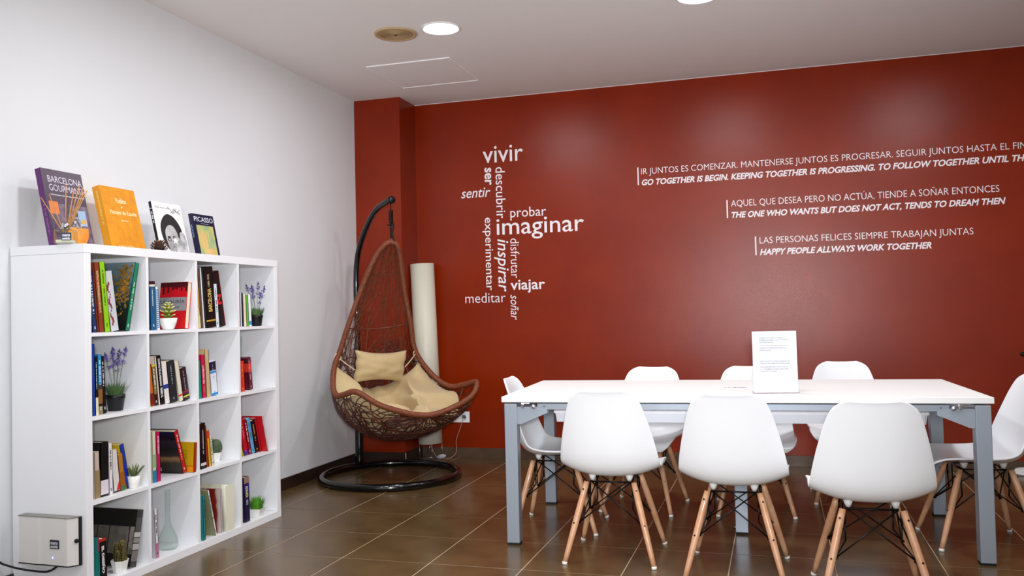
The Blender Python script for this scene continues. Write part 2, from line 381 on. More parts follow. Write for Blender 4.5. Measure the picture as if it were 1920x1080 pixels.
# ------------------------------------------------------------------ bookcase
SX, SY0, SL = .396, -2.0844-1.47, 1.47      # front plane, near end, length
PT, IT = .038, .016; CW_ = (SL-2*PT-3*IT)/4
def SHP(s, a, z): return Vector((SX-s, SY0+a, z))    # s behind the front, a along the front
bk = empty('bookcase', (SX-.195, SY0+SL/2, 0), 0, 'white open bookcase of sixteen square cells standing against the white wall', 'bookcase')
def bpart(name, s0, s1, a0, a1, z0, z1, bev=.0012):
    o = obj(name, bxm(SX-s1, SX-s0, SY0+a0, SY0+a1, z0, z1, bev=bev), lam, bk); o.location = -bk.location; return o
bpart('top_panel', 0, .39, 0, SL, SL-PT, SL); bpart('bottom_panel', 0, .39, 0, SL, 0, PT)
bpart('side_panel', .0008, .3892, 0.0008, PT, PT+.0006, SL-PT-.0006); bpart('side_panel', .0008, .3892, SL-PT, SL-.0008, PT+.0006, SL-PT-.0006)
for k in range(3):
    a = PT+CW_*(k+1)+IT*k; bpart('divider', .002, .388, a, a+IT, PT, SL-PT, 0)
    z = PT+CW_*(k+1)+IT*k
    for c in range(4):
        a0 = PT+c*(CW_+IT); bpart('shelf', .0012, .388, a0, a0+CW_, z, z+IT, 0)
def cell_z(r): return PT+(3-r)*(CW_+IT)       # row 0 is the top row
def cell_a(c): return PT+c*(CW_+IT)
def px_plane(px, py, s):     # pixel met with the vertical plane s behind the bookcase front -> (a, z)
    p = at_x(px, py, SX-s); return p.y-SY0, p.z
def a_of_px(px, s, z):       # a on the line (s, z) that shows at pixel column px
    lo, hi = -.5, 2.
    for _ in range(50):
        m = (lo+hi)/2
        if to_px(SHP(s, m, z))[0] < px: lo = m
        else: hi = m
    return lo

def bookm(c, r=.38): return mat('cover_'+c.strip('#'), c, r, coat=.15)
def scribble(bm, o, ex, ey, L, h, n, rnd, on=.75):
    """Rows of short strokes standing for print too small to read."""
    ez = ex.cross(ey); x = 0
    while x < L:
        w_ = rnd.uniform(.35, .9)*h*.8
        if rnd.random() < on:
            y0 = rnd.uniform(0, .15)*h; y1 = h*rnd.uniform(.7, 1)
            v = [bm.verts.new(o+ex*a+ey*b+ez*.0003) for a, b in ((x, y0), (min(L, x+w_*.7), y0), (min(L, x+w_*.7), y1), (x, y1))]; bm.faces.new(v)
        x += w_
BOOKS = []
def book(cell, s, bl, br, tl, top, depth, cover, spine=None, label='', group=None, text=None, tcol='#f0f0f0', pr=1, bands=(), pic=None, flip=False, up=False, lean_right=False, t=None, tr=None):
    """A book standing in a cell. bl, br: pixel columns of its foot; tl: column of its top left corner; top: pixel row of its top."""
    r, c = cell; z0 = cell_z(r)+.0004; A0 = cell_a(c)+.001; A1 = A0+CW_-.002
    a0 = a_of_px(bl, s, z0); a1 = a_of_px(br, s, z0); th = t or max(.006, (a1-a0))
    if lean_right: px_, pz_ = px_plane(tr, top, s); base = a1
    else: px_, pz_ = px_plane(tl, top, s); base = a0
    lean = math.atan2(px_-base, pz_-z0); hgt = math.hypot(px_-base, pz_-z0)
    if not lean_right and lean > 0: lean = 0
    if lean_right and lean < 0: lean = 0
    th *= math.cos(lean)
    hgt = min(hgt, (CW_-.006-th*abs(math.sin(lean)))/math.cos(lean))
    # keep inside the cell
    if not lean_right:
        lean0 = lean
        if base+hgt*math.sin(lean) < A0: lean = math.asin(max(-1, min(0, (A0-base)/hgt)))
        base = max(base, A0)
        prev = BOOKS[-1] if BOOKS and BOOKS[-1][0] == cell and BOOKS[-1][5] is False and not (BOOKS[-1][6] > s+depth or s > BOOKS[-1][6]+BOOKS[-1][7]) else None
        if prev:
            _, pb, pl, pt, ph = prev[:5]
            # lie against the neighbour: clear it at the foot and at the common height
            foot = pb+pt*math.cos(pl)+.0006-(pt*math.sin(-pl))*0
            foot = pb+pt/math.cos(pl)+.0006
            base = max(base, foot)
            hh = min(hgt*math.cos(lean), ph*math.cos(pl)+pt*math.sin(-pl))
            px_top = pb+pt/math.cos(pl)+hh*math.tan(pl)+.0006
            if base+hh*math.tan(lean) < px_top: lean = -math.atan2(base-px_top, hh) if base > px_top else 0.0
        if base+th > A1: base = A1-th
    else:
        base = min(base, A1)
        if base+hgt*math.sin(lean) > A1: lean = math.asin((A1-base)/hgt) if base < A1 else 0
    BOOKS.append((cell, base, lean, th, hgt, lean_right, s, depth))
    root = empty('book', SHP(s, base, z0), 0, label, 'book', group)
    root.rotation_euler = (-lean, 0, 0)        # turn about the depth axis
    # local frame: x = -depth .. 0 (front), y = thickness, z = height
    y0 = -th if lean_right else 0.0; y1 = y0+th; cv = bookm(cover); spm = bookm(spine or cover)
    b = min(.0025, th*.2); bm = NB()
    box(bm, -depth, 0, y0, y0+b, 0, hgt, mi=0); box(bm, -depth, 0, y1-b, y1, 0, hgt, mi=0)
    if flip: box(bm, -depth, -depth+b, y0+b, y1-b, 0, hgt, mi=1)
    else: box(bm, -b, 0, y0, y1, 0, hgt, mi=1)
    obj('cover', bm, [cv, spm], root)
    obj('pages', bxm(-depth+.003 if not flip else -depth+b, -.002 if flip else -b, y0+b, y1-b, .003, hgt-.004), pages, root)
    rnd = random.Random(len(BOOKS)*7+1)
    ex = Vector((0, 0, -1)) if not up else Vector((0, 0, 1)); ey = Vector((0, 1, 0)) if not up else Vector((0, -1, 0)); ez = Vector((1, 0, 0))
    for (f0, f1, colr) in bands:
        obj('spine_band', bxm(-.001, .0005, y0+.0002, y1-.0002, hgt*f0, hgt*f1), bookm(colr), root)
    if not flip and th > .007:
        if text:
            for (s_, f0, f1, wf, col_, bold) in text:     # string, from-to along height (from top), width fraction
                L = hgt*(f1-f0); W = th*wf
                oz = hgt*(1-f0) if not up else hgt*(1-f1); oy = (y0+y1)/2-W/2 if not up else (y0+y1)/2+W/2
                text_on('spine_title', s_, (.0007, oy, oz), ex, ey, L, W, bookm(col_), root, bold=bold)
        elif pr:
            bm = NB(); w_ = min(th*.42, .009)
            oz = hgt*.9 if not up else hgt*.3; oy = (y0+y1)/2-(w_/2 if not up else -w_/2)
            scribble(bm, Vector((.0007, oy, oz)), ex, ey, hgt*rnd.uniform(.4, .62), w_, 1, rnd)
            scribble(bm, Vector((.0007, oy, hgt*.12 if not up else hgt*.05)), ex, ey, hgt*.05, w_, 1, rnd, 1)
            tag(obj('spine_print', bm, bookm(tcol), root), kind='stuff')
    if pic:
        o = obj('cover_picture', bxm(-depth+.001, -.001, y0-.0004, y0+.0002, .001, hgt-.001), pic, root)
    return root, hgt, th, y0, depth

DB = .20
lake = ramp_mat('lake_print', [(0, '#080a08'), (.3, '#14201a'), (.5, '#1e4450'), (.68, '#41606b'), (.8, '#5b7680'), (1, '#7c929b')], 2, .3, 5, .25)
# --- top row, first cell
R_, C_ = 0, 0
G00 = 'tall books in the top left cell'
book((0, 0), .03, 169.2, 173.6, 158, 512, DB, '#3c1ea0', label='violet book squeezed against the left panel in the top left cell', group=G00)
book((0, 0), .03, 174, 182.5, 161.5, 507, DB, '#1e3c6a', label='dark blue book with white spine lettering in the top left cell', group=G00, up=True)
book((0, 0), .02, 186, 195.6, 170.5, 492.5, .22, '#8a3a22', label='brown book with yellow title on its spine, left of the lime green book', group=G00, text=[('LA CULTURA CONTEMPORANEA EN CATALUNYA', .12, .72, .4, '#f0dc9a', .01)], up=True)
book((0, 0), .02, 196.7, 207.4, 176.5, 492.5, .22, '#8cc81e', label='lime green book leaning in the top left cell', group=G00, tcol='#3c6414')
rt = book((0, 0), .03, 208, 223.9, 188, 511, .2, '#c9ccd2', label='light grey book with a dark red ornament on its spine', group=G00, pr=0)
bm = NB(); rnd = random.Random(2)
for k in range(16):
    z = rt[1]*(.12+.045*k); y = rt[2]*(.32+.12*math.sin(k*1.3)); lathe(bm, [(.0001, 0), (.0045+.0015*math.sin(k), 0)], 8, (0, 0, 0), caps=False)
    vs_ = [v for v in bm.verts if not v.tag]
    for v in vs_: v.co = Vector((.0008+.00002*k, y+v.co.x, z+v.co.y*1.6)); v.tag = True
obj('spine_ornament', bm, bookm('#8c3038'), rt[0])
rt = book((0, 0), .015, 237, 242.3, 0, 494, .25, '#2c4a50', spine='#12805a', label='large landscape photo book with green spine leaning right in the top left cell', group=G00, lean_right=True, tr=260.8, t=.026, pic=lake, tcol='#bfe8cc', up=True)
h_, t_ = rt[1], rt[2]
bm = NB(); rnd = random.Random(5)
for k in range(260):      # printed golden tree
    u = rnd.gauss(0, .035); v = rnd.gauss(-.01, .055); rr = rnd.uniform(.003, .008); n0 = len(bm.verts)
    cx, cz = -.04+u*.8, h_*.68+v; vv = [bm.verts.new((cx+rr*math.cos(q*PI/3+k), rt[3]-.0007-.00002*k, cz+rr*math.sin(q*PI/3+k))) for q in range(6)]
    if cx+rr < -.002 and cx-rr > -.24 and cz+rr < h_-.004: bm.faces.new(vv)
    else: bmesh.ops.delete(bm, geom=vv, context='VERTS')
tag(obj('printed_tree', bm, mat('autumn_gold', '#a8782c', .4, noise_=(60, '#6e5018', 4)), rt[0]), kind='stuff')
# --- top row, second cell
G01 = 'books beside the succulent in the top row'
book((0, 1), .03, 277.5, 281.5, 272, 526, DB, '#2a2018', label='thin black book with yellow spine print, first in the succulent cell', group=G01, tcol='#e6c850')
book((0, 1), .03, 283, 293.5, 279.5, 527, DB, '#1a5a88', label='petrol blue book with dark red head band beside the striped book', group=G01, bands=((.93, 1, '#3a1424'), (.89, .93, '#ece0cc')), tcol='#d6e6f0')
book((0, 1), .03, 295, 300.5, 290, 538, .17, '#e8f0f6', label='slim book with blue and white striped spine', group=G01, pr=0, bands=tuple((k/22+.005, k/22+.028, '#2a78b0') for k in range(1, 21)))
rt = book((0, 1), .02, 345.6, 353.7, 0, 530, .16, '#c8101c', label='red thriller with grey title band leaning behind the potted succulent', group=G01, flip=True, lean_right=True, tr=360, t=.03)
h_ = rt[1]; r0 = rt[0]; y = rt[3]-.0003
obj('cover_band', bxm(-.159, -.001, y-.0003, y+.0002, h_*.38, h_*.67), bookm('#8f8f94'), r0)
bm = NB(); rnd = random.Random(8)
box(bm, -.159, -.001, y-.0003, y+.0002, h_*.9, h_*.998)
for k in range(12):
    x = -.157+k*.0131; hh = rnd.uniform(.03, .17) if k % 2 else rnd.uniform(.01, .04); box(bm, x, x+.0095, y-.0003, y+.0002, h_*(.9-hh), h_*.9)
obj('cover_drips', bm, bookm('#4a0a12'), r0)
text_on('cover_title', 'LA JAURÍA', (-.152, y-.0006, h_*.52), (1, 0, 0), (0, 0, 1), .14, h_*.11, bookm('#3c3c42'), r0)
text_on('cover_author', 'M. VENUE', (-.11, y-.0006, h_*.43), (1, 0, 0), (0, 0, 1), .07, h_*.045, bookm('#4c4c52'), r0)
# --- top row, third cell
G02 = 'dark books in the third cell of the top row'
book((0, 2), .03, 368, 376.6, 359, 505, DB, '#d9c59a', label='cream book with a tan picture spine, first in the third top cell', group=G02, bands=((.35, .65, '#c69a58'), (.0, .2, '#d8cf9c')), pr=0)
book((0, 2), .03, 377, 381, 366, 503, DB, '#6e4c38', label='thin brown book between the cream and the white spines', group=G02, pr=0)
book((0, 2), .03, 381.5, 385, 370.5, 502, .22, '#f2f4f4', label='thin white book leaning on the left of the black Barcelona book', group=G02, pr=0)
book((0, 2), .02, 386, 403.5, 371.5, 501, .24, '#0a0a0c', label='thick black book with gold word Barcelona down its spine', group=G02, up=True, text=[('BARCELONA', .36, .74, .4, '#e2c878', .02), ('(1888-1929)', .13, .34, .25, '#d8c8a0', 0)], bands=((.1, .125, '#caa23c'),))
book((0, 2), .02, 404.5, 411, 388, 536, .14, '#dfe9ee', label='small white book standing between the two black books', group=G02, tcol='#30405a', up=False)
rt = book((0, 2), .04, 411.5, 424, 392, 512, .2, '#0a0809', label='black book with a big red letter N leaning at the right end', group=G02, pr=0, text=[('N', .42, .6, .62, '#e01c28', .04)], up=False)
obj('spine_edge', bxm(-.002, .0006, rt[2]-.0022, rt[2]+.0004, .002, rt[1]-.002), bookm('#b01820'), rt[0])
# --- top row, fourth cell
G03 = 'thin books beside the lavender in the top row'
for a_ in ((447, 450.6, 446, 547, '#c03a44', 'thin coral red book, first beside the lavender in the top row'), (451.5, 454.2, 449, 549, '#dff0f4', 'thin pale blue book between coral and navy spines'),
           (454.8, 457, 451, 549, '#1e1e34', 'thin navy book in the top right cell'), (457.5, 462.8, 454, 552, '#f0e2c6', 'cream book left of the green spine in the top right cell'),
           (463.2, 467, 459, 553, '#5cc23c', 'bright green spine in the top right cell'), (467.3, 472.5, 464, 552, '#f4f8f8', 'white book touching the black lavender pot')):
    book((0, 3), .05, a_[0], a_[1], a_[2], a_[3], .16, a_[4], label=a_[5], group=G03, pr=0, bands=((.04, .16, '#4a88c8'),) if 'touching' in a_[5] else ())
# --- second row
G10 = 'books left of the large lavender'
book((1, 0), .02, 173.8, 180, 170.5, 645, .24, '#0a3c9c', label='tall royal blue book against the left panel beside the large lavender', group=G10, pr=0)
book((1, 0), .03, 180.3, 185, 177.5, 669, DB, '#0e0e12', label='black paperback with cream foot band in the lavender cell', group=G10, bands=((.0, .3, '#e2e0c6'),), tcol='#c8d0d8')
book((1, 0), .03, 185.4, 193.4, 182, 665, DB, '#2c86ba', label='sky blue book with autumn brown foot beside the lavender pot', group=G10, bands=((.0, .14, '#8a7a50'), (.14, .18, '#20180e'), (.18, .42, '#8a5a28'), (.42, .5, '#3a3428')), tcol='#e6f2fa')
book((1, 0), .04, 194.2, 200, 188.5, 668, .18, '#08080a', label='black paperback touching the black lavender pot in the second row', group=G10, tcol='#e0e0e0')
G11 = 'leaning novels in the second cell of the second row'
for a_ in ((280.5, 283, 272.5, 682, '#e6b81e', 'thin yellow book, first of the leaning novels', {'pr': 0}),
           (283.3, 290.4, 275.5, 684, '#c8682c', 'orange book with dark red foot among the leaning novels', {'bands': ((0, .3, '#7a1c10'),), 'pr': 0}),
           (290.8, 297, 284, 685, '#8a7444', 'olive brown book with black foot among the leaning novels', {'bands': ((0, .28, '#2a1a12'), (.96, 1, '#e0c81e'))}),
           (297.4, 301, 287, 669, '#dcd2c2', 'tall cream book left of the black lettered novel', {'pr': 0}),
           (301.4, 309, 291.8, 668, '#0a080a', 'tall black novel with white lettering down the spine', {'text': [('CAMPOS DE ALMENDRAS', .06, .62, .45, '#f0f0f0', .02), ('MARIO G.', .66, .86, .55, '#f0f0f0', .03)]}),
           (309.4, 319.3, 299, 681, '#e6dedc', 'white novel with a dark blue band', {'bands': ((.36, .46, '#1c3c8c'),), 'pr': 0}),
           (319.7, 334, 307, 680, '#23262a', 'thick charcoal novel in the middle of the leaning row', {'tcol': '#8aa8a8'}),
           (336, 344.5, 321, 682, '#dcd6c2', 'pale novel with a small red mark on its spine', {'bands': ((.13, .17, '#c83c30'),), 'pr': 0}),
           (345, 357, 330, 695, '#26121a', 'short dark brown novel ending the leaning row', {'bands': ((.1, .15, '#c8c832'), (.22, .3, '#7a2438')), 'pr': 1, 'tcol': '#a890a0'})):
    book((1, 1), .03, a_[0], a_[1], a_[2], a_[3], .15, a_[4], label=a_[5], group=G11, **a_[6])
G12 = 'four books in the third cell of the second row'
book((1, 2), .02, 372.2, 379, 368.5, 677, .16, '#12907c', label='teal book standing left of the crimson book', group=G12, pr=0)
book((1, 2), .03, 380, 387, 376, 666, .2, '#c81a48', label='crimson book with white title between teal and tan books', group=G12, text=[('LA SEGUNDA VIDA', .25, .68, .42, '#f4e0e6', .02), ('ROMA', .74, .88, .4, '#e8a060', 0)])
book((1, 2), .03, 388, 395.5, 383, 656, .22, '#cdb083', label='tall tan cardboard coloured book beside the crimson one', group=G12, pr=0)
book((1, 2), .05, 397, 409, 391.5, 678, .14, '#dfe6f2', spine='#e4e8f4', label='white and blue magazine leaning at the end of the tan book', group=G12, bands=((0, .07, '#2a86c8'), (.64, .7, '#2a86c8'), (.72, .97, '#16182c')), tcol='#8a98b8')
G13 = 'red books in the right cell of the second row'
book((1, 3), .03, 451, 459.4, 449, 678, .15, '#d8341e', label='bright orange red book in the right cell of the second row', group=G13, tcol='#f0a080')
rt = book((1, 3), .05, 468, 474.5, 463, 671, .17, '#4a1428', spine='#6a2038', label='maroon book with red label band beside the orange red one', group=G13, tcol='#e8b0b8', bands=((.55, .82, '#d03c34'),))
obj('cover_band', bxm(-.169, -.001, -.0006, .0002, rt[1]*.55, rt[1]*.82), bookm('#cf3828'), rt[0])
obj('cover_label', bxm(-.09, -.03, -.0006, .0002, rt[1]*.04, rt[1]*.15), bookm('#e8dcdc'), rt[0])
# --- third row
G20 = 'books left of the small agave'
book((2, 0), .03, 179, 188.7, 176, 848.5, .15, '#c8b4a4', label='beige book with darker tan lower half, first in its cell', group=G20, bands=((0, .6, '#94805c'),), pr=0)
book((2, 0), .03, 189.4, 203.6, 188.5, 830, .2, '#0a090b', label='thick black book behind the beige one', group=G20, bands=((.04, .3, '#e0d6dc'),), pr=0)
book((2, 0), .03, 205, 212.5, 197, 834, .2, '#e2dde0', label='white book with black lettering beside the thick black one', group=G20, tcol='#1c1c20')
rt = book((2, 0), .04, 214, 226, 206, 847, .18, '#d8d2d0', label='white book with a red wedge at the foot of its spine', group=G20, pr=0, bands=((0, .03, '#1a1214'),))
bm = NB(); tt = rt[2]; hh = rt[1]; v = [bm.verts.new(q) for q in ((.0009, tt*.4, hh*.04), (.0009, tt, hh*.04), (.0009, tt, hh*.3))]; bm.faces.new(v); obj('spine_wedge', bm, bookm('#d0202c'), rt[0])
book((2, 0), .04, 227, 236.5, 216.5, 855, .16, '#b0742a', label='golden brown landscape spine between the white and the blue book', group=G20, bands=((0, .12, '#3c6a34'), (.12, .5, '#96581c')), pr=0)
book((2, 0), .05, 238, 245.6, 221.7, 836, .18, '#d2b41c', spine='#1632a0', label='yellow covered book with royal blue spine leaning by the agave', group=G20, pr=0)
G21 = 'books in the second cell of the third row'
book((2, 1), .02, 286.7, 294, 284.5, 810, .16, '#cfd0ae', label='pale green book with blue foot, left of the magenta one', group=G21, bands=((0, .24, '#2a78a8'), (.3, .55, '#8fae84')), pr=0)
book((2, 1), .02, 294.4, 301.7, 291, 811, .22, '#c01456', label='magenta book standing upright with white title', group=G21, text=[('JAVIER MORENO', .08, .44, .45, '#f4c8dc', .02)])
night = ramp_mat('night_sky_print', [(0, '#17130e'), (.25, '#2a2416'), (.36, '#8a6a44'), (.42, '#241c16'), (.6, '#0e0c12'), (.75, '#24242c'), (.85, '#10101a'), (1, '#14183c')], 2, .3, 6, .12)
rt = book((2, 1), .035, 343.5, 351.5, 325.5, 810, .24, '#14121c', spine='#b4141e', label='big dark hardback with a night sky cover and red spine', group=G21, pic=night, pr=1, tcol='#e8d0d0')
obj('cover_barcode', bxm(-.16, -.12, -.0007, .0002, .012, .03), bookm('#d8d8dc'), rt[0])
rt = book((2, 1), .004, 362.5, 367.5, 0, 829, .16, '#c89a10', spine='#b4301c', label='yellow paperback with red spine leaning right against the divider', group=G21, lean_right=True, tr=372, t=.02, pr=0)
obj('cover_band', bxm(-.159, -.001, rt[3]-.0005, rt[3]+.0002, .002, rt[1]*.2), bookm('#e08a14'), rt[0])
obj('cover_rule', bxm(-.159, -.001, rt[3]-.0007, rt[3]+.0002, rt[1]*.2, rt[1]*.22), bookm('#b4301c'), rt[0])
bm = NB(); rnd = random.Random(9)
for k in range(5): scribble(bm, Vector((-.13, rt[3]-.0007, rt[1]*(.7-.06*k))), Vector((1, 0, 0)), Vector((0, 0, 1)), .09, .005, 1, rnd)
obj('cover_print', bm, bookm('#8a6a10'), rt[0])
G22 = 'books left of the round cactus'
book((2, 2), .02, 377.2, 387.2, 374.2, 795, .18, '#170d10', label='tall black and maroon book left of the round cactus', group=G22, tcol='#c8bcc0', up=True, bands=((.07, .13, '#d8d4d0'),))
book((2, 2), .03, 387.5, 391.5, 381.7, 799, .17, '#9c3418', label='thin rust red book in the round cactus cell', group=G22, pr=0)
book((2, 2), .03, 391.9, 396.8, 385, 808, .16, '#e0a020', label='orange yellow book in the round cactus cell', group=G22, pr=0, bands=((.78, .98, '#c83c1e'),))
book((2, 2), .03, 397.2, 402, 390, 820, .12, '#e0dcc2', label='small cream book touching the white cactus pot', group=G22, tcol='#30302c')
G23 = 'leaning books in the right cell of the third row'
for a_ in ((455, 457.5, 449, 830, '#d8cc20', 'thin yellow book, first in the right cell of the third row', {'pr': 0}),
           (458, 466.5, 447.5, 786, '#b81424', 'red book with a violet foot', {'bands': ((0, .12, '#3a1c7c'),), 'tcol': '#e89098'}),
           (467.3, 472, 456, 788, '#98122a', 'thin dark red book left of the light blue one', {}),
           (472.3, 479, 460.5, 788, '#5ea4cc', 'light blue book among the red ones', {'tcol': '#1c3850'}),
           (479.3, 487, 466.3, 793, '#0c0c14', 'black book with yellow lettering among the red ones', {'tcol': '#e0b83c'}),
           (487.3, 491.5, 471.5, 789, '#b0182c', 'thin crimson book right of the black one', {'pr': 0})):
    book((2, 3), .04, a_[0], a_[1], a_[2], a_[3], .16, a_[4], label=a_[5], group=G23, **a_[6])
book((2, 3), .002, 501.5, 504, 473, 803, .13, '#c01420', spine='#f2eeee', label='red booklet with white edge sloping down at the right of its cell', group=G23, pr=0)
# --- bottom row
G30 = 'books in the cactus cell of the bottom row'
book((3, 0), .02, 186, 188.5, 183.5, 1009, .2, '#1c8c84', label='thin teal book with red top in the bottom left cell', group=G30, bands=((.7, 1, '#a8283c'),), pr=0)
book((3, 0), .02, 189.2, 201.2, 186, 1012, .2, '#0a0a0e', label='thick black book with white capitals in the bottom left cell', group=G30, bands=((.93, 1, '#b03020'),), text=[('EL DISEÑO', .18, .82, .45, '#e8e8ec', .04)])
rt = book((3, 0), .03, 246.5, 255, 0, 955.5, .27, '#1b1917', spine='#4c4a4a', label='large grey and black photo album leaning behind the clustered cactus', group=G30, lean_right=True, tr=269, t=.04, pr=0,
          bands=((.0, .1, '#3c3a38'), (.1, .28, '#77736f'), (.3, .4, '#b0aca8'), (.42, .5, '#8c8884'), (.52, .6, '#bcb8b4'), (.86, .99, '#2c2a2c')))
y = rt[3]-.0004; h_ = rt[1]
for k, (x0, x1, cc) in enumerate(((-.268, -.205, '#6f6960'), (-.2, -.14, '#78736a'), (-.135, -.03, '#716c64'), (-.024, -.002, '#8a857c'))):
    obj('cover_panel', bxm(x0, x1, y-.0004, y+.0002, h_*.22, h_*.7), mat('album_grey_%d' % k, cc, .5, noise_=(30, '#5d584f', 4)), rt[0])
rt = book((3, 1), .03, 293, 298.6, 288.5, 955, .2, '#c8c4cc', spine='#e4e0e2', label='thin magazine leaning on the panel left of the glass vase', bands=((0, .3, '#b8748c'),), tcol='#3c3c44')
G32 = 'books and booklets in the third cell of the bottom row'
book((3, 2), .01, 382.3, 386, 380, 930, .2, '#2a8c8c', label='thin teal book at the left of the third bottom cell', group=G32, tcol='#124848')
book((3, 2), .01, 404.5, 408.6, 389, 921, .24, '#8e8c68', spine='#f0eee6', label='olive book with a white spine leaning in the bottom row', group=G32, tcol='#3c50a0', t=.014)
redp = ramp_mat('red_floral_print', [(0, '#a8989c'), (.62, '#b09c98'), (.7, '#8a2014'), (.8, '#7a1a12'), (.88, '#8a2418'), (.92, '#c0a8a0'), (1, '#d2c4c0')], 0, .4, 3, .16)
book((3, 2), .015, 415.3, 418, 412.8, 917, .24, '#b8a8a4', spine='#d4c4cc', label='upright catalogue with a red floral cover in the bottom row', group=G32, pic=redp, pr=0)
# open cream booklet standing fanned
z0 = cell_z(3); fb = empty('booklet', SHP(.08, 1.0, z0), 0, 'cream booklet standing fanned open in the third cell of the bottom row', 'booklet', G32)
ab = min(a_of_px(437, .06, z0), cell_a(2)+CW_-.06); fb.location = SHP(.035, a_of_px(437, .01, z0)-.026, z0+.0005)
for k in range(5):
    bm = NB(); n = 10; A = []
    for q in range(n+1):
        u = q/n; yy = -.034+.013*k+.012*math.sin(u*PI*.9)*(1-k*.35); xx = .03-.23*u
        A.append((bm.verts.new((xx, yy, 0)), bm.verts.new((xx, yy+.003, .24-.004*k))))
    for q in range(n): bm.faces.new((A[q][0], A[q+1][0], A[q+1][1], A[q][1]))
    o = obj('page', bm, mat('cream_page', '#e9e7d0', .8), fb, True); md = o.modifiers.new('t', 'SOLIDIFY'); md.thickness = .0022
bm = bxm(.027, .033, -.036, .026, 0, .236); obj('booklet_spine', bm, mat('cream_spine', '#e6e4cf', .7), fb)
book((3, 3), .02, 460, 469, 457.2, 896, .17, '#1c1640', label='navy book with yellow lettering left of the potted grass', text=[('ALMA BCN', .2, .45, .5, '#e6de8a', .03), ('OBRAS', .5, .62, .4, '#cfc8e8', 0)], bands=((.86, 1, '#a07868'), (.66, .84, '#2a2488')))

# ------------------------------------------------------------------ things on top of the bookcase
ZT = SL
def topbook(bl, br, tl_px, w_, h_, th, cover, spine, label, group, lean=.3, s=.2, name='book', mat_=None):
    """A book propped face out against the wall on the bookcase top; bl: pixel column of its lower left front corner."""
    a = a_of_px(bl, s, ZT)
    root = empty(name, SHP(s, a, ZT+.0005), 0, label, 'book', group)
    root.rotation_euler = (0, -lean, 0)
    # local: x toward the room (cover at x=0), y along, z up
    root.location = SHP(s, a, ZT+.0005+th*math.sin(lean)*0)
    bm = NB(); b = .003
    box(bm, -b, 0, 0, w_, 0, h_, mi=0); box(bm, -th, -th+b, 0, w_, 0, h_, mi=0); box(bm, -th+b, -b, 0, b, 0, h_, mi=1)
    c = obj('cover', bm, [mat_ or bookm(cover), bookm(spine)], root)
    obj('pages', bxm(-th+b, -b, b, w_-.004, .003, h_-.004), pages, root)
    return root
GT = 'books propped face out on top of the bookcase'
# sizes from the pixels
def face_size(bl, br, blx_y, top_y, s): pass
def fan(root, W, Hh): return None
S1 = .205
def wid(b0, b1, s): return a_of_px(b1, s, ZT)-a_of_px(b0, s, ZT)
# 1: Barcelona Gourmand
w1 = wid(103, 178.6, S1)
b1 = topbook(103, 178.6, 0, w1, .355, .03, '#3f2440', '#5a1668', 'purple Barcelona food book propped on the bookcase behind the reed diffuser', GT, .22, S1)
h1 = .355; X1 = .0004
def flat(root, name, y0, y1, z0, z1, m, x=X1): return obj(name, bxm(x-.0006, x, y0, y1, z0, z1), m, root)
flat(b1, 'cover_photo', .01, w1-.002, .002, h1*.56, mat('kitchen_photo', '#3c2540', .35, noise_=(22, '#7a6678', 6)))
flat(b1, 'cover_shape', .012, w1*.27, h1*.42, h1*.58, bookm('#d8742c'), .0008)
flat(b1, 'cover_shape', w1*.72, w1*.92, h1*.3, h1*.5, bookm('#9cb4d0'), .0008)
flat(b1, 'cover_shape', w1*.78, w1*.9, h1*.33, h1*.38, bookm('#d8a43c'), .001)
bm = NB(); n = 20
v = [bm.verts.new((.0009, w1*.62+w1*.3*math.cos(PI+PI*k/n), h1*.27+h1*.25*math.sin(PI+PI*k/n))) for k in range(n+1)]; bm.faces.new(v); obj('cover_bowl', bm, mat('orange_bowl', '#e2801e', .3, noise_=(12, '#f0a040', 3)), b1)
bm = NB(); rnd = random.Random(3)
for k in range(26):
    cy, cz, rr = w1*.62+rnd.gauss(0, .016), h1*.33+rnd.gauss(0, .018), rnd.uniform(.004, .01); v = [bm.verts.new((.001+.00002*k, cy+rr*math.cos(q*PI/3), cz+rr*math.sin(q*PI/3))) for q in range(6)]; bm.faces.new(v)
obj('cover_food', bm, mat('food_greys', '#c8c4cc', .4, noise_=(80, '#28222c', 2)), b1)
text_on('cover_title', 'BARCELONA', (.0006, w1*.13, h1*.83), (0, 1, 0), (0, 0, 1), w1*.83, h1*.085, bookm('#d8d0e0'), b1)
text_on('cover_title', 'GOURMAND', (.0006, w1*.13, h1*.72), (0, 1, 0), (0, 0, 1), w1*.83, h1*.085, bookm('#cfc6d8'), b1)
text_on('cover_subtitle', 'restaurantes y productos para el paladar', (.0006, w1*.13, h1*.655), (0, 1, 0), (0, 0, 1), w1*.84, h1*.028, bookm('#f0f0f4'), b1)
# 2: yellow
w2 = wid(212, 276, S1); h2 = .325
b2 = topbook(212, 276, 0, w2, h2, .042, '#e79a14', '#e0961e', 'mustard yellow book of Spanish towns propped on the bookcase', GT, .24, S1, mat_=mat('mustard_cloth', '#e8990e', .6, noise_=(24, '#dd8c08', 5), bump=(200, .2)))
for s_, y0, y1, z0, z1 in (('Pueblos', .38, .68, .755, .835), ('y', .5, .55, .67, .71), ('Paisajes de España', .16, .92, .56, .64), ('JIMENEZ', .42, .64, .47, .495), ('Cultura y Ocio', .2, .66, .06, .1)):
    text_on('cover_title', s_, (.0006, w2*y0, h2*z0), (0, 1, 0), (0, 0, 1), w2*(y1-y0), h2*(z1-z0), bookm('#fff0b8'), b2, bold=.01)
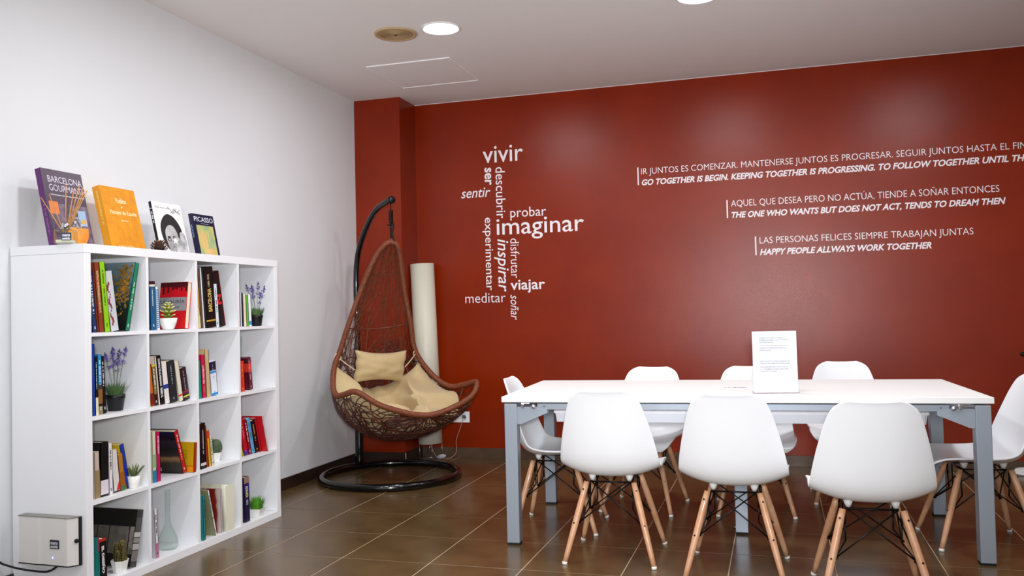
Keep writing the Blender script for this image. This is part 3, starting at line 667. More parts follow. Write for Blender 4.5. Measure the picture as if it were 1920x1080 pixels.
# 3: portrait
w3 = wid(304, 357.5, S1); h3 = .285
b3 = topbook(304, 357.5, 0, w3, h3, .022, '#f4f4f4', '#10090c', 'white book with a black and white portrait on its cover', GT, .22, S1)
text_on('cover_title', 'Dalí visto por', (.0006, w3*.08, h3*.88), (0, 1, 0), (0, 0, 1), w3*.5, h3*.035, bookm('#8a8a8e'), b3)
bm = NB()
for a0, a1 in (((.52, .93), (.66, .84)), ((.66, .84), (.7, .9)), ((.6, .83), (.74, .83)), ((.7, .83), (.74, .91)), ((.74, .91), (.79, .84)), ((.79, .84), (.8, .92)), ((.96, .91), (.84, .86)), ((.84, .86), (.94, .83)), ((.72, .9), (.92, .8))):
    tube(bm, [(.0006, w3*a0[0], h3*a0[1]), (.0006, w3*a1[0], h3*a1[1])], .0011, 4)
obj('cover_scrawl', bm, bookm('#1a1a1c'), b3)
def blob(root, name, pts, x, m):
    bm = NB(); P = catmull([(0, a, b) for a, b in pts], 48, closed=True); v = [bm.verts.new((x, p.y, p.z)) for p in P]; f = bm.faces.new(v); bmesh.ops.triangulate(bm, faces=[f]); return obj(name, bm, m, root)
g3 = lambda L: [(w3*a, h3*b) for a, b in L]
blob(b3, 'printed_hair', g3([(.3, .12), (.17, .28), (.13, .45), (.17, .6), (.3, .73), (.46, .79), (.64, .75), (.78, .64), (.86, .5), (.82, .3), (.7, .12), (.5, .06)]), .0007, bookm('#222224'))
blob(b3, 'printed_face', g3([(.4, .004), (.31, .16), (.26, .34), (.28, .47), (.38, .56), (.52, .58), (.63, .52), (.7, .38), (.69, .2), (.72, .004)]), .0009, mat('grey_face', '#c6c6c6', .4, noise_=(10, '#9a9a9c', 3)))
blob(b3, 'printed_hand', g3([(.6, .02), (.58, .2), (.56, .3), (.66, .36), (.74, .34), (.78, .46), (.92, .44), (.97, .3), (.95, .12), (.97, .02)]), .0011, mat('grey_hand', '#d4d4d4', .4, noise_=(20, '#9a9a9a', 3)))
for cy, cz, rr, cc in ((.37, .3, .05, '#303030'), (.375, .3, .028, '#e8e8e8'), (.378, .3, .015, '#101010'), (.37, .35, .035, '#202020'), (.52, .075, .035, '#303030'), (.47, .17, .02, '#5a5a5a'), (.55, .36, .035, '#202020')):
    blob(b3, 'printed_feature', [(w3*cy+w3*rr*1.5*math.cos(q*PI/4), h3*cz+h3*rr*.55*math.sin(q*PI/4)) for q in range(8)], .0013+rr*.0001*0+(.05-rr)*.01, bookm(cc))
blob(b3, 'printed_star', [(w3*.56+w3*.13*(1 if q % 2 == 0 else .4)*math.cos(q*PI/5+.3), h3*.29+h3*.085*(1 if q % 2 == 0 else .4)*math.sin(q*PI/5+.3)) for q in range(10)], .0018, bookm('#e8e8ea'))
# 4: navy with painting
w4 = wid(374, 414.3, S1); h4 = .25
b4 = topbook(374, 414.3, 0, w4, h4, .02, '#14143a', '#14143a', 'navy art book with a yellow green picture on its cover', GT, .2, S1)
text_on('cover_title', 'PICASSO', (.0006, w4*.08, h4*.83), (0, 1, 0), (0, 0, 1), w4*.86, h4*.11, bookm('#e8f0f4'), b4)
text_on('cover_subtitle', 'obra y vida', (.0006, w4*.36, h4*.78), (0, 1, 0), (0, 0, 1), w4*.36, h4*.02, bookm('#c8d0dc'), b4)
flat(b4, 'cover_picture', w4*.13, w4*.9, .004, h4*.75, mat('abstract_print', '#c8c070', .45, noise_=(16, '#8fae84', 4)), .0008)
blob(b4, 'printed_shape', [(w4*(.38+.16*math.cos(q*PI/6)), h4*(.36+.26*math.sin(q*PI/6)+.03*math.sin(q*2))) for q in range(12)], .0011, mat('abstract_ochre', '#dcb070', .45, noise_=(18, '#d4be78', 4)))
blob(b4, 'printed_shape', [(w4*(.62+.18*math.cos(q*PI/6)), h4*(.14+.1*math.sin(q*PI/6))) for q in range(12)], .0013, mat('abstract_peach', '#dca868', .45, noise_=(18, '#e0c080', 4)))
# spine lettering for the last two
text_on('spine_title', 'PICASSO', (-.006, -.0006, h4*.75), (0, 0, -1), (-1, 0, 0), h4*.28, .008, bookm('#a8c0e0'), b4)
bm = NB(); rnd = random.Random(6)
scribble(bm, Vector((-.006, -.0004, h3*.9)), Vector((0, 0, -1)), Vector((-1, 0, 0)), h3*.3, .01, 1, rnd); obj('spine_print', bm, bookm('#e8e8e8'), b3)
bm = NB(); scribble(bm, Vector((-.01, -.0004, h1*.6)), Vector((0, 0, -1)), Vector((-1, 0, 0)), h1*.45, .01, 1, rnd); obj('spine_print', bm, bookm('#8a5a90'), b1)
bm = NB(); scribble(bm, Vector((-.014, -.0004, h2*.92)), Vector((0, 0, -1)), Vector((-1, 0, 0)), h2*.5, .014, 1, rnd); obj('spine_print', bm, bookm('#f0c060'), b2)
# reed diffuser
pd = SHP(.1, a_of_px(123.5, .1, ZT), ZT+.0005)
rd = empty('reed_diffuser', pd, .45, 'glass reed diffuser with navy label on the bookcase in front of the purple book', 'diffuser')
bm = NB(); hw = .037; box(bm, -hw, hw, -hw, hw, 0, .062, bev=.008)
obj('bottle', bm, glass, rd, True)
obj('liquid', bxm(-hw+.006, hw-.006, -hw+.006, hw-.006, .005, .018, bev=.003), mat('scent_oil', '#efe6cf', .1), rd)
bm = NB(); lathe(bm, [(.017, .062), (.017, .088), (.013, .09), (.009, .088)], 24); obj('cap', bm, mat('brushed_silver', '#c9c9cf', .22, metal=1), rd, True)
lab = obj('label_plate', bxm(-.004, .034, -hw-.0016, -hw-.0004, .014, .046), bookm('#1c3358'), rd)
text_on('label_text', 'cuarto', (-.001, -hw-.0017, .03), (1, 0, 0), (0, 0, 1), .03, .011, bookm('#f4f6fa'), lab, bold=.03)
text_on('label_text', 'sentido', (-.001, -hw-.0017, .017), (1, 0, 0), (0, 0, 1), .031, .011, bookm('#f4f6fa'), lab, bold=.03)
reed = mat('reed_wood', '#d19a58', .6, noise_=(40, '#bd8444', 3))
for (dx, L) in ((-.105, .21), (-.062, .2), (.004, .235), (.028, .22), (.06, .235), (.072, .232), (.085, .22), (.092, .225)):
    yy = random.uniform(-.012, .012); bm = NB(); tube(bm, [(-dx*.07, yy*.3, .02), (dx, yy*2.5, .02+math.sqrt(max(L*L-dx*dx, .01)))], .0021, 6); obj('reed', bm, reed, rd)
# pine cone on a thin dark booklet
pb = SHP(.11, a_of_px(303, .11, ZT), ZT+.0004)
nb_ = empty('booklet', SHP(.06, a_of_px(272, .06, ZT), ZT+.0004), -.03, 'thin dark red booklet lying flat on the bookcase under the pine cone', 'booklet')
obj('cover', bxm(-.13, .0, 0, .24, 0, .0012, bev=0), bookm('#4c2028'), nb_); obj('pages', bxm(-.128, -.002, .002, .238, .0012, .0042), pages, nb_); obj('cover', bxm(-.13, .0, 0, .24, .0042, .0055), bookm('#5c2430'), nb_)
pc = empty('pine_cone', SHP(.1, a_of_px(299, .1, ZT), ZT+.006), 0, 'small brown pine cone lying before the portrait book on the bookcase', 'pine cone')
bm = NB(); lathe(bm, [(.006, 0), (.022, .006), (.026, .018), (.018, .034), (.004, .044)], 12); obj('cone_core', bm, mat('cone_dark', '#35231a', .8), pc, True)
scm = mat('cone_scale_m', '#6a4a38', .7, noise_=(50, '#4a3226', 3)); sme = None
for k in range(44):
    ph = k*2.39996; t_ = k/44; rr = .026*math.sin(PI*(.2+.72*t_))+.004; zz = .004+.038*t_; el = -.2+1.2*t_
    if sme is None:
        b_ = NB(); v = [b_.verts.new(q) for q in ((-.002, -.004, 0), (-.002, .004, 0), (.013, .007, .001), (.017, 0, .004), (.013, -.007, .001), (.006, 0, .004))]
        for f in ((0, 1, 5), (1, 2, 5), (2, 3, 5), (3, 4, 5), (4, 0, 5), (4, 3, 2, 1, 0)): b_.faces.new([v[i] for i in f])
        sme = bpy.data.meshes.new('cone_scale'); b_.to_mesh(sme); b_.free(); sme.materials.append(scm)
    o = bpy.data.objects.new('cone_scale', sme); link(o); o.parent = pc; o.location = (rr*math.cos(ph), rr*math.sin(ph), zz); o.rotation_euler = (0, -el, ph)

# ------------------------------------------------------------------ plants in the bookcase
def cell_pt(r, c, s, px): z = cell_z(r); return SHP(s, a_of_px(px, s, z), z+.0004)
potw = mat('white_ceramic', '#efefea', .25); soil = mat('potting_soil', '#1d140e', .95)
blackpot = mat('black_pot', '#0b0b0d', .45)
def leaf(bm, base, d, up, L, w_, bend=.3, mi=0, n=4, cup=0):
    d = d.normalized(); side = d.cross(up)
    side = side.normalized() if side.length > 1e-4 else Vector((1, 0, 0)); P = []
    for i in range(n+1):
        t = i/n; c = base+d*L*t+up*(-bend*L*t*t); ww = w_*math.sin(PI*min(1, .18+t*.82))*.5
        P.append((bm.verts.new(c-side*ww+up*cup*ww), bm.verts.new(c-up*0.0), bm.verts.new(c+side*ww+up*cup*ww)))
    for i in range(n):
        a, b = P[i], P[i+1]
        for q in (0, 1): f = bm.faces.new((a[q], a[q+1], b[q+1], b[q])); f.material_index = mi; f.smooth = True
# succulent
p = cell_pt(0, 1, .06, 315.5); sroot = empty('potted_succulent', p, .3, 'green artificial succulent in a white bowl pot before the red book', 'plant')
bm = NB(); lathe(bm, [(.02, 0), (.026, .002), (.038, .03), (.043, .055), (.039, .055), (.034, .03), (.0001, .03)], 28); obj('pot', bm, potw, sroot, True)
bm = NB(); lathe(bm, [(.0001, .046), (.0395, .046)], 20, caps=False); obj('soil', bm, soil, sroot)
bm = NB(); tube(bm, [(0, 0, .03), (.001, 0, .12)], .006, 6); obj('stem', bm, mat('succ_stem', '#5a6a1e', .6), sroot)
sg = [mat('succulent_green', '#6e8a22', .45, noise_=(30, '#8aa23a', 3)), mat('succulent_pale', '#d8d48a', .45)]
for lev, (zz, nn, LL) in enumerate(((.055, 6, .038), (.072, 6, .04), (.09, 6, .036), (.106, 5, .028), (.12, 4, .016))):
    for k in range(nn):
        a = k*2*PI/nn+lev*.55; b_ = NB(); d = Vector((math.cos(a), math.sin(a), .35+.3*lev/4)); leaf(b_, Vector((0, 0, zz)), d, Vector((0, 0, 1)), LL, .019, -.15, n=5, cup=.35)
        bmesh.ops.recalc_face_normals(b_, faces=b_.faces)
        for f in b_.faces:
            if (Vector(f.calc_center_median())-Vector((0, 0, zz))).length > LL*.75: f.material_index = 1
        o = obj('leaf', b_, sg, sroot, True); md = o.modifiers.new('t', 'SOLIDIFY'); md.thickness = .004; md.offset = 0
# lavender
lavp = mat('lavender_purple', '#6f50c4', .7, noise_=(60, '#957fdc', 3)); lavg = mat('lavender_leaf', '#5a7a46', .6, noise_=(20, '#3f6030', 3)); lavs = mat('lavender_stem', '#74806c', .6); lavt = mat('lavender_tip', '#3c3a5a', .7)
def lavender(p, sc_, label, seed, rz, spikes, potr, poth, gh):
    root = empty('potted_lavender', p, rz, label, 'plant'); rnd = random.Random(seed)
    bm = NB(); lathe(bm, [(potr*.72, 0), (potr*.76, .003), (potr*.95, poth*.74), (potr*1.0, poth*.76), (potr*1.03, poth), (potr*.94, poth), (potr*.9, poth*.8), (.0001, poth*.8)], 28); obj('pot', bm, blackpot, root, True)
    bm = NB(); lathe(bm, [(.0001, poth*.88), (potr*.93, poth*.88)], 20, caps=False); obj('soil', bm, soil, root)
    bm = NB()
    for k in range(150):
        a = rnd.uniform(0, 2*PI); r = potr*.75*math.sqrt(rnd.random()); tilt = rnd.uniform(.1, .8)*r/potr+rnd.uniform(0, .2); d = Vector((math.cos(a)*tilt, math.sin(a)*tilt, 1))
        leaf(bm, Vector((r*math.cos(a), r*math.sin(a), poth*.85)), d, Vector((math.cos(a), math.sin(a), .2)), gh*rnd.uniform(.6, 1.05), .0042*sc_, -.25*rnd.random(), n=3)
    tag(obj('foliage', bm, lavg, root), kind='stuff')
    for (dx, dy, hh) in spikes:
        P = catmull([(dx*.15, dy*.15, poth), (dx*.5, dy*.5, poth+hh*.45), (dx, dy, poth+hh)], 10); bm = NB(); tube(bm, P, .0012, 5); st = obj('stem', bm, lavs, root)
        bm = NB(); d = (P[-1]-P[-3]).normalized()
        for (o0, L, R) in ((-.062*sc_, .014*sc_, .0085*sc_), (-.032*sc_, .034*sc_, .0095*sc_)):
            for k in range(26 if L > .02 else 12):
                t_ = rnd.random(); a = rnd.uniform(0, 2*PI); n1, n2 = frame_at(d); c = P[-1]+d*(o0+L*t_)+(n1*math.cos(a)+n2*math.sin(a))*R*(1-.6*t_ if L > .02 else 1)*rnd.uniform(.4, 1)
                leaf(bm, c, (n1*math.cos(a)+n2*math.sin(a)+d*.8), d, .012*sc_, .008*sc_, .2, n=2)
        obj('flower_head', bm, lavp, st)
        bm = NB(); tube(bm, [P[-1]-d*.002, P[-1]+d*.014*sc_], [.0035*sc_, .001], 5); obj('flower_tip', bm, lavt, st)
lavender(cell_pt(0, 3, .05, 481.5), 1.0, 'small artificial lavender in a black pot in the top right cell', 5, .3, ((-.055, 0, .165), (-.03, .01, .15), (-.02, -.015, .16), (.01, .0, .175), (.02, .02, .12), (.045, 0, .155)), .034, .062, .055)
lavender(cell_pt(1, 0, .08, 217), 1.05, 'large artificial lavender in a black pot in the second row', 9, .1, ((-.05, 0, .175), (-.02, .01, .2), (-.008, -.012, .185), (.02, .0, .19), (.045, .01, .2), (0, .02, .16)), .04, .072, .07)
# little agave
p = cell_pt(2, 0, .036, 251); ag = empty('potted_agave', p, 0, 'tiny green agave in a white pot behind the blue spined book', 'plant')
bm = NB(); lathe(bm, [(.02, 0), (.022, .002), (.03, .055), (.027, .055), (.025, .045), (.0001, .045)], 8); obj('pot', bm, potw, ag)
agm = mat('agave_green', '#6a7a48', .55, noise_=(30, '#4c5a34', 3))
for k in range(12):
    a = k*2.4; t_ = .15+.07*(k % 6); b_ = NB(); leaf(b_, Vector((0, 0, .045)), Vector((math.cos(a)*t_*2, math.sin(a)*t_*2, 1)), Vector((math.cos(a), math.sin(a), .2)), .062, .011, -.15, n=4, cup=.3); o = obj('leaf', b_, agm, ag, True); md = o.modifiers.new('t', 'SOLIDIFY'); md.thickness = .002
# cacti
cm = mat('cactus_green', '#4c5f40', .6, noise_=(40, '#37482e', 3)); spn = mat('cactus_spines', '#cfc8b0', .8)
def cactus_body(root, c, R_, Hh, ribs, seed, m, spm_):
    bm = NB(); seg = ribs*4; rings = []; rnd = random.Random(seed)
    for i in range(13):
        t_ = i/12; ph = PI*t_; r = R_*max(.02, math.sin(.25+ph*.92)**.75 if i < 12 else .01); z = Hh*.5*(1-math.cos(ph))
        rings.append([(c[0]+r*(1-.09*(k % 4 in (0,))-.05*(k % 4 in (1, 3)))*math.cos(2*PI*k/seg), c[1]+r*(1-.09*(k % 4 in (0,))-.05*(k % 4 in (1, 3)))*math.sin(2*PI*k/seg), c[2]+z) for k in range(seg)])
    V = [[bm.verts.new(q) for q in R] for R in rings]
    for A, B in zip(V, V[1:]):
        for k in range(seg): bm.faces.new((A[k], A[(k+1) % seg], B[(k+1) % seg], B[k]))
    bm.faces.new(V[0][::-1]); bm.faces.new(V[-1]); body = obj('cactus_body', bm, m, root, True)
    bm = NB()
    for i in range(2, 12):
        for k in range(2, seg, 4):
            q = Vector(rings[i][k]); n = (q-Vector((c[0], c[1], c[2]+Hh*.5))).normalized()
            for _ in range(3):
                d = (n+Vector((rnd.uniform(-.6, .6), rnd.uniform(-.6, .6), rnd.uniform(-.6, .6)))).normalized(); n1, n2 = frame_at(d)
                v = [bm.verts.new(q+n1*.0006), bm.verts.new(q-n1*.0006), bm.verts.new(q+d*.006)]; bm.faces.new(v)
    tag(obj('spines', bm, spm_, body), kind='stuff')
def faceted_pot(root, r0, r1, h, n=8):
    bm = NB(); lathe(bm, [(r0, 0), (r1, h), (r1*.9, h), (r1*.86, h*.85), (.0001, h*.85)], n)
    for f in bm.faces: f.smooth = False
    obj('pot', bm, potw, root)
p = cell_pt(2, 2, .1, 404); ca = empty('potted_cactus', p, .2, 'round striped cactus in a white faceted pot in the third row', 'plant')
faceted_pot(ca, .021, .031, .047); cactus_body(ca, (0, 0, .038), .036, .078, 12, 1, cm, spn)
p = cell_pt(3, 0, .048, 225); cb = empty('potted_cactus', p, .2, 'clustered olive cactus in a white octagonal pot before the photo album', 'plant')
faceted_pot(cb, .028, .039, .052)
cm2 = mat('cactus_olive', '#4a4418', .6, noise_=(50, '#2e2a10', 3)); sp2 = mat('cactus_spines_gold', '#c8a83c', .7)
for k, (x, y, R, Hh) in enumerate(((-.016, 0, .014, .085), (.006, .012, .013, .092), (.02, -.004, .014, .078), (.002, -.014, .012, .055))): cactus_body(cb, (x, y, .04), R, Hh, 7, k+3, cm2, sp2)
# potted grass
p = cell_pt(3, 3, .045, 481.5); gr = empty('potted_grass', p, .15, 'tuft of bright green artificial grass in a white tapered pot', 'plant')
bm = NB(); b0, b1_ = .026, .036; v = [bm.verts.new(q) for q in [(-b0, -b0, 0), (b0, -b0, 0), (b0, b0, 0), (-b0, b0, 0), (-b1_, -b1_, .046), (b1_, -b1_, .046), (b1_, b1_, .046), (-b1_, b1_, .046), (-b1_*.9, -b1_*.9, .046), (b1_*.9, -b1_*.9, .046), (b1_*.9, b1_*.9, .046), (-b1_*.9, b1_*.9, .046)]]
for f in ((0, 3, 2, 1), (0, 1, 5, 4), (1, 2, 6, 5), (2, 3, 7, 6), (3, 0, 4, 7), (4, 5, 9, 8), (5, 6, 10, 9), (6, 7, 11, 10), (7, 4, 8, 11)): bm.faces.new([v[i] for i in f])
obj('pot', bm, potw, gr); obj('soil', bxm(-b1_*.88, b1_*.88, -b1_*.88, b1_*.88, .03, .041), soil, gr)
bm = NB(); rnd = random.Random(11)
for k in range(520):
    a = rnd.uniform(0, 2*PI); r = .03*math.sqrt(rnd.random()); d = Vector((math.cos(a)*r*14+rnd.uniform(-.15, .15), math.sin(a)*r*14+rnd.uniform(-.15, .15), 1)); leaf(bm, Vector((r*math.cos(a), r*math.sin(a), .04)), d, Vector((math.cos(a), math.sin(a), 0)), rnd.uniform(.045, .078), .0024, rnd.uniform(-.3, .3), n=2)
tag(obj('grass_blades', bm, mat('fresh_green', '#3f8a1e', .5, noise_=(40, '#6cb02c', 2)), gr), kind='stuff')
# glass vases
def vase(p, label, hneck=.285):
    root = empty('glass_vase', p, 0, label, 'vase', 'clear long necked glass vases')
    prof = [(.0001, 0), (.038, 0), (.046, .01), (.048, .028), (.044, .05), (.032, .08), (.02, .105), (.013, .13), (.011, .17), (.011, .24), (.0125, hneck)]
    inner = [(r-.0022 if r > .003 else r, z+(.004 if i < 2 else .001)) for i, (r, z) in enumerate(prof)]
    bm = NB(); lathe(bm, prof, 36, caps=False); obj('vase_body', bm, glass, root, True)
vase(cell_pt(3, 1, .09, 315), 'clear glass vase with long neck alone in its bottom row cell')
vase(cell_pt(1, 3, .18, 451), 'clear glass vase whose neck shows above the red books', .295)

# scent machine mounted on the end panel
sm = empty('scent_machine', (SX-.1, SY0, .24), 0, 'white wall mounted scent diffuser with navy label on the end of the bookcase', 'scent diffuser')
xa = at_y(34, 1000, SY0-.042).x; xb = at_y(149, 1000, SY0-.012).x; sm.location = ((xa+xb)/2, SY0-.001, .24)
W2 = (xb-xa)/2; zb, zt = -.098, .095
def plan(n=28):
    P = []
    for i in range(n+1):
        t_ = i/n; x = -W2+2*W2*t_
        if t_ < .36: y = -.088-.012*t_/.36
        elif t_ < .44: y = -.1+.007*math.sin((t_-.36)/.08*PI/2)
        elif t_ < .88: y = -.093-.016*(t_-.44)/.44
        else: u = (t_-.88)/.12; y = -.109+.097*(1-math.cos(u*PI/2))
        P.append((x, y))
    return [(x, y*.42) for x, y in P]
def prism(P, z0, z1, y1=0):
    bm = NB(); top = [bm.verts.new((x, y, z1)) for x, y in P]+[bm.verts.new((P[-1][0], y1, z1)), bm.verts.new((P[0][0], y1, z1))]
    bot = [bm.verts.new((v.co.x, v.co.y, z0)) for v in top]; n = len(top)
    for k in range(n): bm.faces.new((bot[k], bot[(k+1) % n], top[(k+1) % n], top[k]))
    f1 = bm.faces.new(top); f2 = bm.faces.new(bot[::-1]); bmesh.ops.triangulate(bm, faces=[f1, f2]); return bm
PL = plan()
obj('housing', prism(PL, zb, zt), mat('scent_white', '#dedbd6', .4), sm)
PL2 = [(x*1.012, y-.0025) for x, y in PL]
obj('top_plate', prism(PL2, zt, zt+.004), mat('scent_grey', '#8a857c', .3, metal=.3), sm); obj('edge_seam', prism(PL2, zb-.004, zb), rubber, sm)
obj('back_plate', bxm(-W2, W2+.003, -.012, 0, zb-.003, zt+.003), rubber, sm)
yl = -.105
pt_ = [q for q in PL if q[0] > W2*.2][0]
lb = obj('label_plate', bxm(W2*.18, W2*.5, -.0475, -.038, -.03, .006), bookm('#141a30'), sm)
lb.location = (0, .001, 0)
text_on('label_text', 'cuarto', (W2*.21, -.0478, -.012), (1, 0, 0), (0, 0, 1), W2*.26, .012, bookm('#d8d8dc'), lb, bold=.02)
text_on('label_text', 'sentido', (W2*.21, -.0478, -.026), (1, 0, 0), (0, 0, 1), W2*.26, .012, bookm('#d8d8dc'), lb, bold=.02)
bm = NB(); lathe(bm, [(.0035, 0), (.002, .002), (.0001, .003)], 10); bmesh.ops.rotate(bm, verts=bm.verts, cent=(0, 0, 0), matrix=Matrix.Rotation(PI/2, 3, 'X')); bmesh.ops.translate(bm, verts=bm.verts, vec=(W2*.25, -.0425, -.068)); obj('status_light', bm, mat('blue_led', '#6a70ff', .4, emit=('#5a68ff', 6)), sm)
bm = NB(); lathe(bm, [(.009, 0), (.009, .003), (.0001, .003)], 16); bmesh.ops.rotate(bm, verts=bm.verts, cent=(0, 0, 0), matrix=Matrix.Rotation(PI/2, 3, 'X') @ Matrix.Rotation(0, 3, 'Z')); bmesh.ops.rotate(bm, verts=bm.verts, cent=(0, 0, 0), matrix=Matrix.Rotation(.95, 3, 'Z')); bmesh.ops.translate(bm, verts=bm.verts, vec=(W2*.965, -.022, .002)); obj('lock', bm, rubber, sm)
bm = NB(); tube(bm, catmull([(sm.location.x+.05, SY0-.03, .137), (sm.location.x+.0, SY0-.04, .112), (sm.location.x-.1, SY0-.07, .125), (.04, SY0-.075, .14), (.02, SY0-.08, .15), (.0045, SY0-.085, .15)], 30), .0045, 8)
tag(obj('power_cable', bm, rubber, None), 'black power cable running from the scent diffuser to the white wall', 'cable')

# ------------------------------------------------------------------ table
TH = .725; TL_, TW = 2.2, .98; yaw = .048
tb = empty('meeting_table', (2.915, -1.862, 0), yaw, 'long white meeting table on grey steel legs in front of the red wall', 'table')
obj('tabletop', bxm(-TL_/2, TL_/2, -TW/2, TW/2, TH-.027, TH, bev=.0015), tabw, tb)
lg = .063; lx = TL_/2-.012; ly = TW/2-.004
for sx in (-1, 1):
    for sy in (-1, 1):
        x0 = sx*lx-(lg if sx > 0 else 0); y0 = sy*ly-(lg if sy > 0 else 0)
        o = obj('leg', bxm(x0, x0+lg, y0, y0+lg, .01, TH-.034, bev=.003), alu, tb); obj('foot_cap', bxm(x0+.002, x0+lg-.002, y0+.002, y0+lg-.002, 0, .01), rubber, o)
    # end frame rail with tapered shoulders
    xm = sx*(lx-lg/2)
    bm = NB(); y = ly-lg; P = [(-y, .0), (y, 0), (y, -.105), (y-.018, -.105), (y-.15, -.05), (-y+.15, -.05), (-y+.018, -.105), (-y, -.105)]
    A = [bm.verts.new((xm-.022, a, TH-.034+b)) for a, b in P]; B = [bm.verts.new((xm+.022, a, TH-.034+b)) for a, b in P]; n = len(P)
    for k in range(n): bm.faces.new((A[k], A[(k+1) % n], B[(k+1) % n], B[k]))
    f1 = bm.faces.new(A); f2 = bm.faces.new(B); bmesh.ops.triangulate(bm, faces=[f1, f2]); obj('end_rail', bm, alu, tb)
    # tapered gusset toward the beams
    for sy in (-1, 1):
        bm = NB(); yy = sy*(ly-lg/2); x_in = sx*(lx-lg); P = [(0, 0), (-sx*.15, 0), (-sx*.15, -.03), (-sx*.02, -.085), (0, -.085)]
        A = [bm.verts.new((x_in+a, yy-.02+sy*.0, TH-.05+b)) for a, b in P]; B = [bm.verts.new((x_in+a, yy+.02, TH-.05+b)) for a, b in P]
        for k in range(5): bm.faces.new((A[k], A[(k+1) % 5], B[(k+1) % 5], B[k]))
        bm.faces.new(A); bm.faces.new(B); obj('gusset', bm, alu, tb)
        bm = NB(); cx = x_in-sx*.045; box(bm, cx-.022, cx-.006, yy-.036, yy-.021, TH-.056, TH-.033, bev=.003); box(bm, cx-.022, cx+.022, yy-.034, yy-.021, TH-.036, TH-.03, bev=.002)
        n0 = len(bm.verts); lathe(bm, [(.011, 0), (.011, .014), (.006, .018), (.0001, .018)], 16)
        vv = [v for v in bm.verts][n0:]; 
        for v in bm.verts:
            if v.index == -1 or v in vv: pass
        obj('clamp', bm, chrome, tb).location = (0, 0, 0)
        bm = NB(); lathe(bm, [(.012, 0), (.012, .014), (.007, .02), (.0001, .02)], 16); bmesh.ops.rotate(bm, verts=bm.verts, cent=(0, 0, 0), matrix=Matrix.Rotation(PI/2, 3, 'X')); bmesh.ops.translate(bm, verts=bm.verts, vec=(x_in-sx*.085, yy-.02, TH-.048)); obj('clamp_bolt', bm, chrome, tb, True)
for sy in (-1, 1):
    yy = sy*(ly-lg/2); o = obj('long_beam', bxm(-lx+lg+.1, lx-lg-.1, yy-.018, yy+.018, TH-.064, TH-.034, bev=.002), alu, tb)
    bm = NB()
    for q in (-1, 1): lathe(bm, [(.0035, 0), (.0001, .0003)], 10, (0, 0, 0)); 
    bmesh.ops.rotate(bm, verts=bm.verts, cent=(0, 0, 0), matrix=Matrix.Rotation(PI/2, 3, 'X')); bm.free()
    for q in (-1, 1): obj('beam_hole', bxm(q*(lx-lg-.135)-.003, q*(lx-lg-.135)+.003, yy-.0188, yy-.0182, TH-.052, TH-.046), rubber, o)
# cable tray with sloped ends
bm = NB(); tx = .875; P = [(-tx, 0), (tx, 0), (tx-.012, -.075), (-tx+.012, -.075)]
for y0, y1 in ((-.1, -.097), (.097, .1)):
    A = [bm.verts.new((a, y0, TH-.066+b)) for a, b in P]; B = [bm.verts.new((a, y1, TH-.066+b)) for a, b in P]
    for k in range(4): bm.faces.new((A[k], A[(k+1) % 4], B[(k+1) % 4], B[k]))
    bm.faces.new(A); bm.faces.new(B)
box(bm, -tx+.012, tx-.012, -.1, .1, TH-.144, TH-.141)
for q in (-1, 1): box(bm, q*(tx-.014)-.002, q*(tx-.014)+.002, -.1, .1, TH-.141, TH-.066)
tr_ = obj('cable_tray', bm, trayw, tb); tr_.location = (.0, -.2, 0)
obj('tray_lip', bxm(-tx, tx, -.106, -.1, TH-.1, TH-.066), mat('tray_lip_white', '#fbfbff', .4), tr_)
o = obj('centre_leg', bxm(-.0, .063, -.115, -.05, .01, TH-.15, bev=.003), alu, tb); obj('foot_cap', bxm(.002, .061, -.113, -.052, 0, .01), rubber, o)
obj('centre_rail', bxm(.01, .05, -ly+.05, ly-.05, TH-.066, TH-.034), alu, tb)

# sign on the table
pl, pr_ = at_z(1413, 738, TH), at_z(1499, 737.5, TH)
sg_ = empty('table_sign', (pl+pr_)/2, math.atan2(pr_.y-pl.y, pr_.x-pl.x), 'white printed notice in a clear acrylic holder standing on the table', 'sign')
sg_.location.z = TH+.0004; ws = (pr_-pl).length; hs = .295
tilt = .06
def lean_bm(bm, t_):
    for v in bm.verts: v.co.y += v.co.z*t_
    return bm
obj('acrylic_front', lean_bm(bxm(-ws/2, ws/2, 0, .002, 0, hs+.004), tilt), acry, sg_)
pp = obj('paper', lean_bm(bxm(-ws/2+.002, ws/2-.004, .003, .0042, .003, hs), tilt), paper, sg_)
# move paper just in front so the print stays crisp behind the clear sheet
obj('acrylic_back', lean_bm(bxm(-ws/2, ws/2, .0052, .0072, 0, hs), tilt), acry, sg_)
obj('acrylic_foot', bxm(-ws/2, ws/2, .0, .075, 0, .002), acry, sg_)
L1 = ['ESTIMADOS NO PONGAN LA MALETAS', 'ENCIMA DE LA MESA O SILLAS DE ESTAR', 'POR FAVOR GRACIAS.', 'LAS SILLAS SON PARA QUE TODOS LOS', 'CLIENTES NOS PUEDAN SENTARSE A LA', 'ESPERA GRACIAS.']
L2 = ['PLEASE DO NOT PUT YOUR LUGGAGE ON THE', 'TABLE OR THE CHAIRS FOR SITTING DOWN.', 'THE CHAIRS ARE ONLY FOR SITTING SO', 'ALL CUSTOMERS CAN HAVE A SEAT HERE.', 'THANKS FOR YOUR HELP.']
def lines(L, zt_, dz):
    for k, s_ in enumerate(L):
        zz = zt_-k*dz-(.006 if k >= 3 and len(L) == 6 or k >= 2 and len(L) == 5 else 0); wd = ws*.0178*len(s_)*1.0
        text_on('printed_line', s_, (-ws/2+ws*.165, .0026+zz*tilt, zz), (1, 0, 0), (0, tilt, 1), wd, .0048, ink, pp, bold=.012, depth=.0002)
lines(L1, hs-.034, .0105); lines(L2, hs-.145, .0105)
